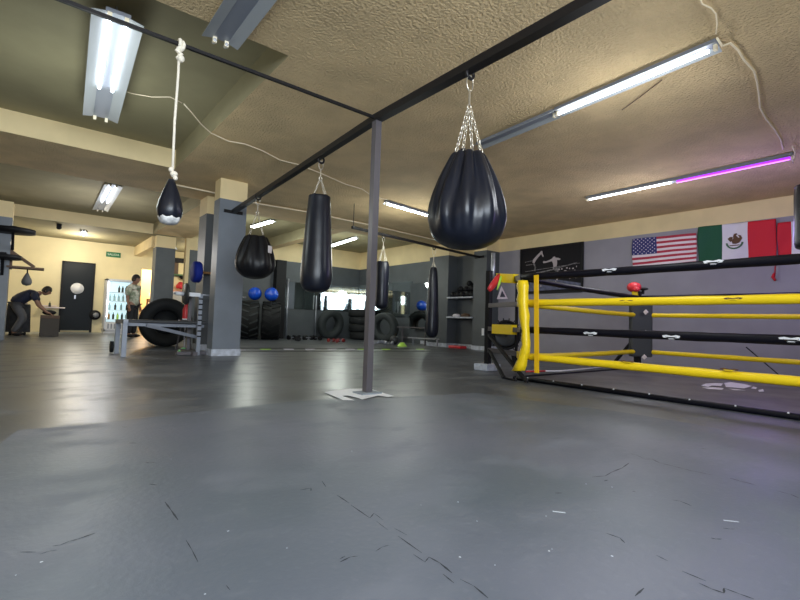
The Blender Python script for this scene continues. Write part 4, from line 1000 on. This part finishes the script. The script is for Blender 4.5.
# bottle by the tyre
p = onY(182, 305, 9.3)
b = mb('red'); b.lathe([(.05, .55), (.055, .57), (.055, .74), (.03, .80), (.03, .84)], (p.x, 9.0, 0), 14); b.use('white'); b.lathe([(.056, .545), (.056, .56), (.05, .6)], (p.x, 9.0, 0), 14)
bb_ = b
st = thing('stool', 'tall thin stool carrying a red bottle behind the bench', 'stool', (p.x, 9.0, 0))
b = sb('postgrey'); b.lathe([(.12, .5), (.12, .54)], (p.x, 9.0, 0), 18); b.build('seat', st)
for a in (0.3, 2.4, 4.5): b = sb('postgrey'); b.bar((p.x+.14*math.cos(a), 9.0+.14*math.sin(a), 0), (p.x+.06*math.cos(a), 9.0+.06*math.sin(a), .5), .02); b.build('leg', st)
tag(bb_.build('sports_bottle'), 'red and white sports bottle standing on the thin stool', 'bottle')

# ------------------------------------------------------------------ shelf wall beyond column 3 (gear on pale wall)
def onw(px, py, Y=YF-.2): return onY(px, py, Y)
for i, (x, y, w_, lab) in enumerate(((181.5, 260.5, .85, 'black shelf high on the far cream wall beyond the shop column'), (181, 275, .8, 'green shelf in the middle of the far cream wall'), (181, 292, .8, 'red shelf low on the far cream wall'))):
    p = onw(x, y); b = mb(('black', 'embgreen', 'red')[i]); b.box((p.x+.1, YF-.1, p.z), (w_, .2, (.14, .05, .06)[i])); tag(b.build('wall_shelf'), lab, 'shelf')
p = onw(186, 278); b = mb('black'); b.sphere((p.x, YF-.12, p.z+.02), .16, 16, 8, (1.3, .5, .55)); tag(b.build('head_guard'), 'black head guard on the green shelf', 'head guard')
p = onw(181, 289); glove(p.x, YF-.12, p.z+.0, 'red', 'red boxing glove on the low red shelf', None, 1.7)
p = onw(175.5, 268); b = mb('brown'); b.box((p.x+.05, YF-.02, p.z), (.16, .03, .42)); tag(b.build('picture'), 'small brown picture on the far cream wall beyond the column', 'picture')
p = onw(175.5, 297, 16.3); b = mb('white'); b.box((p.x+.05, 16.3, p.z), (.36, .3, .36)); o = tag(b.build('storage_box', bevel=.01), 'white box on a cabinet beyond the shop column', 'box')
bz = p.z-.18
b = mb('brown'); b.box((p.x+.3, 16.3, bz/2), (1.2, .4, bz)); tag(b.build('cabinet', bevel=.01), 'brown cabinet carrying the white box beyond the shop column', 'cabinet')
# shop goods seen in the doorway
for i, (x, z_, k, h_) in enumerate(((2.95, 0, 'orange', 1.7), (3.35, 0, 'brown', 1.2))):
    b = mb(k); b.box((x, 18.9, h_/2), (.16, .3, h_))
    for s_ in range(4): b.use('white'); b.box((x, 18.74, .3+s_*.35), (.14, .02, .12))
    tag(b.build('display_rack', bevel=.01), ('tall orange display rack in the glowing shop doorway', 'shorter brown display rack in the shop doorway')[i], 'rack')

# ------------------------------------------------------------------ speed bag platforms on the left column
def plat(label, px0, px1, py, Y, r, th, k='black'):
    pass
cx = -.42
for (px, py, r, lab, Y) in ((36, 233.3, .36, 'large round black speed bag platform, highest on the left column', 12.1), (22, 258.5, .30, 'smaller round black speed bag platform in the middle of the left column', 12.2)):
    e = onY(px, py, Y); 
    t = thing('speed_bag_platform', lab, 'platform', (e.x-r, Y, e.z))
    b = sb('black'); b.lathe([(r, -.04), (r, .04)], (e.x-r, Y, e.z), 36); b.build('disc', t)
    b = sb('black'); b.bb(e.x-r-.05, e.x-r+.05, Y, 12.42, e.z+.04, e.z+.10); b.bar((e.x-r, 12.39, e.z-.35), (e.x-r, Y, e.z-.04), .05); b.build('bracket', t)
e0 = onY(13, 266, 12.5); e1 = onY(44, 269.5, 12.5)
t = thing('speed_bag_board', 'brown timber speed bag board lowest on the left column', 'platform', (e0.x, 12.5, e0.z))
b = sb('brown'); b.bb(e0.x-.1, e1.x, 12.35, 12.7, e1.z-.02, e1.z+.02); b.build('board', t)
b = sb('brown'); b.bar((-.41, 12.5, e1.z+.45), (-.41, 12.5, e1.z-.05), .07); b.bar((-.40, 12.5, e1.z+.32), (e0.x+.35, 12.5, e1.z+.03), .06); b.build('brace', t)
c = onY(27, 277, 12.5)
t = thing('speed_bag', 'small brown pear-shaped speed bag hanging under the timber board', 'punching ball', (c.x, 12.5, c.z))
zt = e1.z-.03
b = sb('fabric_l'); b.lathe([(0, zt-.07), (.02, zt-.075), (.045, zt-.13), (.085, zt-.22), (.09, zt-.27), (.07, zt-.32), (0, zt-.345)], (c.x, 12.5, 0), 24); b.build('body', t)
b = sb('steel'); b.tube([(c.x, 12.5, zt+.01), (c.x, 12.5, zt-.08)], .012, 8); b.build('swivel', t)

# ------------------------------------------------------------------ people
def skin_fig(name, verts, edges, parent=None, k='skin', sub=1):
    me = bpy.data.meshes.new(name); base = parent_loc(parent) if parent else Vector((0, 0, 0))
    me.from_pydata([Vector(v[:3])-base for v in verts], [], edges); me.materials.append(M[k])
    o = bpy.data.objects.new(name, me); C.objects.link(o)
    if parent: o.parent = parent
    sk = o.modifiers.new('skin', 'SKIN'); sk.use_smooth_shade = True
    for i, v in enumerate(verts):
        r = v[3]; r = r if isinstance(r, tuple) else (r, r)
        me.skin_vertices[0].data[i].radius = r
        me.skin_vertices[0].data[i].use_root = (i == 0)
    sd = o.modifiers.new('sub', 'SUBSURF'); sd.levels = sub; sd.render_levels = sub
    return o
def bake(o):
    bpy.context.view_layer.update(); dg = bpy.context.evaluated_depsgraph_get()
    me = bpy.data.meshes.new_from_object(o.evaluated_get(dg)); o.modifiers.clear(); o.data = me
    for p in me.polygons: p.use_smooth = True
    return o
def head(b, c, r, face):
    """ovoid head with brow, nose, chin, ears and eyes facing direction `face`"""
    f = Vector(face).normalized(); s = f.cross(Vector((0, 0, 1))).normalized(); u = s.cross(f)
    b.use('skin')
    n, k = 20, 14; vs = []; fs = []
    for i in range(k+1):
        t_ = PI*i/k
        for j in range(n):
            a = 2*PI*j/n; x = math.sin(t_)*math.cos(a); y = math.sin(t_)*math.sin(a); z_ = math.cos(t_)
            q = f*x*r*(.98 if z_ > -.3 else .93)+s*y*r*.78*(1 if z_ > -.2 else .85)+u*z_*r*1.25
            if x > .93 and abs(y) < .35 and -.45 < z_ < .1: q += f*r*.22
            vs.append(Vector(c)+q)
    for i in range(k):
        for j in range(n): fs.append((i*n+j, i*n+(j+1) % n, (i+1)*n+(j+1) % n, (i+1)*n+j))
    b.add(vs, fs, True)
    for sg in (-1, 1): b.sphere(Vector(c)+s*sg*r*.78-u*r*.05, r*.2, 8, 6, (.8, .8, 1.4))
def face_bits(c, r, face, par):
    f = Vector(face).normalized(); s = f.cross(Vector((0, 0, 1))).normalized(); u = s.cross(f); c = Vector(c)
    b = sb('hair')
    for sg in (-1, 1): b.sphere(c+f*r*.86+s*sg*r*.33+u*r*.08, r*.10, 8, 6); b.bar(c+f*r*.88+s*sg*r*.2+u*r*.28, c+f*r*.82+s*sg*r*.5+u*r*.25, r*.08)
    b.use('red'); b.bar(c+f*r*.90-s*r*.22-u*r*.62, c+f*r*.90+s*r*.22-u*r*.62, r*.08)
    b.build('face_detail', par)
def hair(c, r, face, par, k='hair'):
    f = Vector(face).normalized(); s = f.cross(Vector((0, 0, 1))).normalized(); u = s.cross(f)
    b = sb(k); n, kk = 20, 9; vs = []; fs = []
    for i in range(kk+1):
        t_ = PI*.62*i/kk
        for j in range(n):
            a = 2*PI*j/n; x = math.sin(t_)*math.cos(a); cut = 1.0
            t2_ = t_ if x < .35 else min(t_, PI*.42)
            vs.append(Vector(c)+(f*math.sin(t2_)*math.cos(a)*r*1.08+s*math.sin(t2_)*math.sin(a)*r*.9+u*math.cos(t2_)*r*1.36))
    for i in range(kk):
        for j in range(n): fs.append((i*n+j, i*n+(j+1) % n, (i+1)*n+(j+1) % n, (i+1)*n+j))
    b.add(vs, fs, True); b.build('hair', par)
def fingers(verts, edges, wrist_i, wrist, d, side, s=1.0):
    """palm plus five bent fingers from a wrist vertex"""
    d = Vector(d).normalized(); sd = Vector(side).normalized(); nrm = d.cross(sd)
    pi = len(verts); palm = Vector(wrist)+d*.07*s; verts.append((*palm, (.036*s, .020*s))); edges.append((wrist_i, pi))
    for q, L in ((-.6, .06), (-.2, .075), (.2, .07), (.6, .055)):
        i = len(verts); p1 = palm+d*.035*s+sd*q*.05*s; p2 = p1+d*L*.5*s+nrm*.012*s; p3 = p2+d*L*.4*s+nrm*.025*s
        verts += [(*p1, .0095*s), (*p2, .0085*s), (*p3, .007*s)]; edges += [(pi, i), (i, i+1), (i+1, i+2)]
    i = len(verts); p1 = Vector(wrist)+d*.03*s-sd*.035*s; p2 = p1+d*.035*s-sd*.02*s
    verts += [(*p1, .011*s), (*p2, .009*s)]; edges += [(pi, i), (i, i+1)]
# standing person: faces +X/-Y-ish (towards camera right), arms at sides
PXc, PYc = 2.10, 14.1
pr = thing('person', 'person with short dark hair in a patterned light shirt standing by the fridge', 'person', (PXc, PYc, 0))
fr_ = Vector((.75, -.65, 0)).normalized(); sd = fr_.cross(Vector((0, 0, 1))).normalized()
O = Vector((PXc, PYc, 0))
def W(f_, s_, z_, r): p = O+fr_*f_+sd*s_; return (p.x, p.y, z_, r)
v = [W(0, 0, .90, (.11, .10)), W(0, 0, 1.08, (.10, .09)), W(.01, 0, 1.26, (.12, .10)), W(0, 0, 1.36, (.10, .08)), W(.01, 0, 1.44, .05), W(.03, 0, 1.50, .05)]
e = [(0, 1), (1, 2), (2, 3), (3, 4), (4, 5)]
for sg in (-1, 1):
    i = len(v); v += [W(0, sg*.19, 1.32, .055), W(-.01, sg*.235, 1.06, .042), W(.05, sg*.24, .85, .028)]; e += [(3, i), (i, i+1), (i+1, i+2)]
    fingers(v, e, i+2, O+fr_*.05+sd*sg*.24+Vector((0, 0, .85)), (fr_.x*.25, fr_.y*.25, -1), fr_)
    i = len(v); v += [W(0, sg*.09, .80, .085), W(.02, sg*.10, .46, .058), W(-.01, sg*.105, .10, .038), W(.05, sg*.11, .045, .042), W(.15, sg*.12, .03, .03)]; e += [(0, i), (i, i+1), (i+1, i+2), (i+2, i+3), (i+3, i+4)]
bo = bake(skin_fig('body', v, e, pr))
hb = sb('skin'); hc = O+fr_*.05+Vector((0, 0, 1.555)); head(hb, hc, .102, fr_)
# join head into the body mesh
def join_into(o, b, par):
    base = parent_loc(par); bm_ = bmesh.new(); bm_.from_mesh(o.data); n0 = len(bm_.verts)
    vv = [bm_.verts.new(Vector(p)-base) for p in b.v]
    for f_ in b.f:
        try: q = bm_.faces.new([vv[i] for i in f_]); q.smooth = True
        except Exception: pass
    bmesh.ops.remove_doubles(bm_, verts=bm_.verts, dist=1e-5); bm_.to_mesh(o.data); bm_.free()
join_into(bo, hb, pr); hair(hc, .104, fr_, pr); face_bits(hc, .102, fr_, pr)
v = [W(0, 0, .80, (.175, .165)), W(0, 0, 1.06, (.165, .155)), W(.01, 0, 1.27, (.18, .155)), W(0, 0, 1.38, (.11, .085))]; e = [(0, 1), (1, 2), (2, 3)]
for sg in (-1, 1): i = len(v); v += [W(0, sg*.19, 1.32, .078), W(-.01, sg*.23, 1.08, .075)]; e += [(3, i), (i, i+1)]
bake(skin_fig('shirt', v, e, pr, 'shirt'))
v = [W(0, 0, .98, (.165, .12))]; e = []
for sg in (-1, 1): i = len(v); v += [W(0, sg*.09, .80, .10), W(.02, sg*.10, .46, .085), W(-.01, sg*.105, .08, .07)]; e += [(0, i), (i, i+1), (i+1, i+2)]
bake(skin_fig('trousers', v, e, pr, 'trouser'))
b = sb('black')
for sg in (-1, 1): p = O+fr_*.07+sd*sg*.115; b.sphere((p.x, p.y, .045), .05, 12, 8, (2.0, 1.6, .85))
b.build('shoes', pr)
# bending person at left: leans to +X, reaching into box
O = Vector((onY(16, 337, 14.6).x, 14.6, 0))
pr = thing('person', 'person with dark hair in a navy top bending over the brown box', 'person', O)
fr_ = Vector((1, -.1, 0)).normalized(); sd = fr_.cross(Vector((0, 0, 1))).normalized()
v = [W(-.05, 0, .78, (.11, .10)), W(.07, 0, .92, (.10, .09)), W(.24, 0, 1.02, (.12, .10)), W(.34, 0, 1.05, (.10, .08)), W(.40, 0, 1.07, .05), W(.44, 0, 1.09, .05)]
e = [(0, 1), (1, 2), (2, 3), (3, 4), (4, 5)]
for sg in (-1, 1):
    i = len(v); v += [W(.30, sg*.19, 1.0, .055), W(.40, sg*.21, .76, .042), W(.56, sg*.15, .60, .028)]; e += [(3, i), (i, i+1), (i+1, i+2)]
    fingers(v, e, i+2, O+fr_*.56+sd*sg*.15+Vector((0, 0, .60)), (.8, -.1, -.35), sd)
    i = len(v); v += [W(-.03, sg*.09, .72, .09), W(.12, sg*.11, .44, .06), W(-.06, sg*.115, .10, .038), W(0, sg*.115, .045, .042), W(.12, sg*.12, .03, .03)]; e += [(0, i), (i, i+1), (i+1, i+2), (i+2, i+3), (i+3, i+4)]
bo = bake(skin_fig('body', v, e, pr))
hc = O+fr_*.53+Vector((0, 0, 1.13)); fd = Vector((.85, -.2, -.5)); hb = sb('skin'); head(hb, hc, .095, fd); join_into(bo, hb, pr); hair(hc, .097, fd, pr); face_bits(hc, .095, fd, pr)
v = [W(-.12, 0, .74, (.18, .17)), W(.05, 0, .93, (.175, .16)), W(.24, 0, 1.03, (.185, .14)), W(.34, 0, 1.055, (.11, .09))]; e = [(0, 1), (1, 2), (2, 3)]
for sg in (-1, 1): i = len(v); v += [W(.30, sg*.19, 1.0, .075), W(.36, sg*.21, .86, .07)]; e += [(3, i), (i, i+1)]
bake(skin_fig('shirt', v, e, pr, 'navy'))
v = [W(.02, 0, .88, (.16, .145))]; e = []
for sg in (-1, 1): i = len(v); v += [W(-.03, sg*.09, .70, .11), W(.12, sg*.11, .44, .09), W(-.06, sg*.115, .08, .07)]; e += [(0, i), (i, i+1), (i+1, i+2)]
bake(skin_fig('trousers', v, e, pr, 'trouser2'))
b = sb('black')
for sg in (-1, 1): p = O+fr_*.03+sd*sg*.115; b.sphere((p.x, p.y, .045), .05, 12, 8, (2.2, 1.1, .85))
b.build('shoes', pr)
# cloth-covered table and box beside the bending person
x0 = onY(5, 337, 15.1).x; x1 = onY(29, 337, 15.1).x
t = thing('covered_table', 'low table under a dark grey cloth behind the bending person', 'table', ((x0+x1)/2, 15.1, 0))
b = sb('fabric_d'); nn = 24; zt = .78
vs = []; fs = []
for i in range(nn):
    a = 2*PI*i/nn; cxp = (x0+x1)/2; hx = (x1-x0)/2; rr = 1/max(abs(math.cos(a)), abs(math.sin(a)))*.96
    for (zz, g_) in ((zt, .94), (zt-.03, 1.0), (zt*.5, 1.02+.04*math.sin(5*a)), (.08, 1.05+.07*math.sin(7*a))):
        vs.append((cxp+hx*rr*math.cos(a)*g_, 15.1+.3*rr*math.sin(a)*g_, zz))
for i in range(nn):
    for k in range(3): j = (i+1) % nn; fs.append((i*4+k, j*4+k, j*4+k+1, i*4+k+1))
fs.append(tuple(i*4 for i in range(nn))); b.add(vs, fs, True); b.build('cloth', t)
for sx_ in (-1, 1):
    for sy_ in (-1, 1): b = sb('black'); b.bar(((x0+x1)/2+sx_*.3*(x1-x0), 15.1+sy_*.2, 0), ((x0+x1)/2+sx_*.3*(x1-x0), 15.1+sy_*.2, .7), .05); b.build('leg', t)
b = mb('uswhite'); b.box(((x0+x1)/2-.08, 15.05, zt+.02), (.45, .3, .03), Matrix.Rotation(.1, 3, 'Z')); tag(b.build('paper_pad'), 'white papers lying on the cloth-covered table', 'papers')
x0 = onY(39, 337, 14.55).x; x1 = onY(58, 337, 14.55).x
b = mb('box'); b.bb(x0, x1, 14.4, 14.8, 0, .52); b.use('brown'); b.bb(x0, x1, 14.39, 14.40, .44, .52); tag(b.build('carton', bevel=.01), 'brown-grey box on the floor in front of the bending person', 'box')
c = Vector(((x0+x1)/2, 14.55, .52)); b = mb('black'); b.sphere((c.x-.02, c.y, c.z+.07), .085, 14, 8, (1.7, 1, .8)); tag(b.build('kit_bag'), 'small black bag lying on top of the brown-grey box', 'bag')
# small wall shelf behind
p = onY(53, 307.5, YF-.12)
b = mb('uswhite'); b.box((p.x-.02, YF-.11, p.z), (.62, .2, .03)); b.box((p.x-.1, YF-.03, p.z+.05), (.4, .05, .02)); tag(b.build('wall_shelf'), 'small pale shelf on the far wall beside the dark door', 'shelf')
p = onY(50, 302, YF-.12)
bottle((p.x, YF-.1, onY(53, 307.5, YF-.12).z+.015), .16, .03, 'darkbottle', 'bottle', 'small dark bottle standing on the pale wall shelf beside the door')

# ------------------------------------------------------------------ world and view
w = bpy.data.worlds.new('world'); bpy.context.scene.world = w; w.use_nodes = True
bg = w.node_tree.nodes['Background']; bg.inputs['Color'].default_value = (.75, .85, 1, 1); bg.inputs['Strength'].default_value = 1.0
vs_ = bpy.context.scene.view_settings
vs_.view_transform = 'Standard'; vs_.look = 'None'; vs_.gamma = 1; vs_.use_curve_mapping = False; vs_.exposure = 0.85
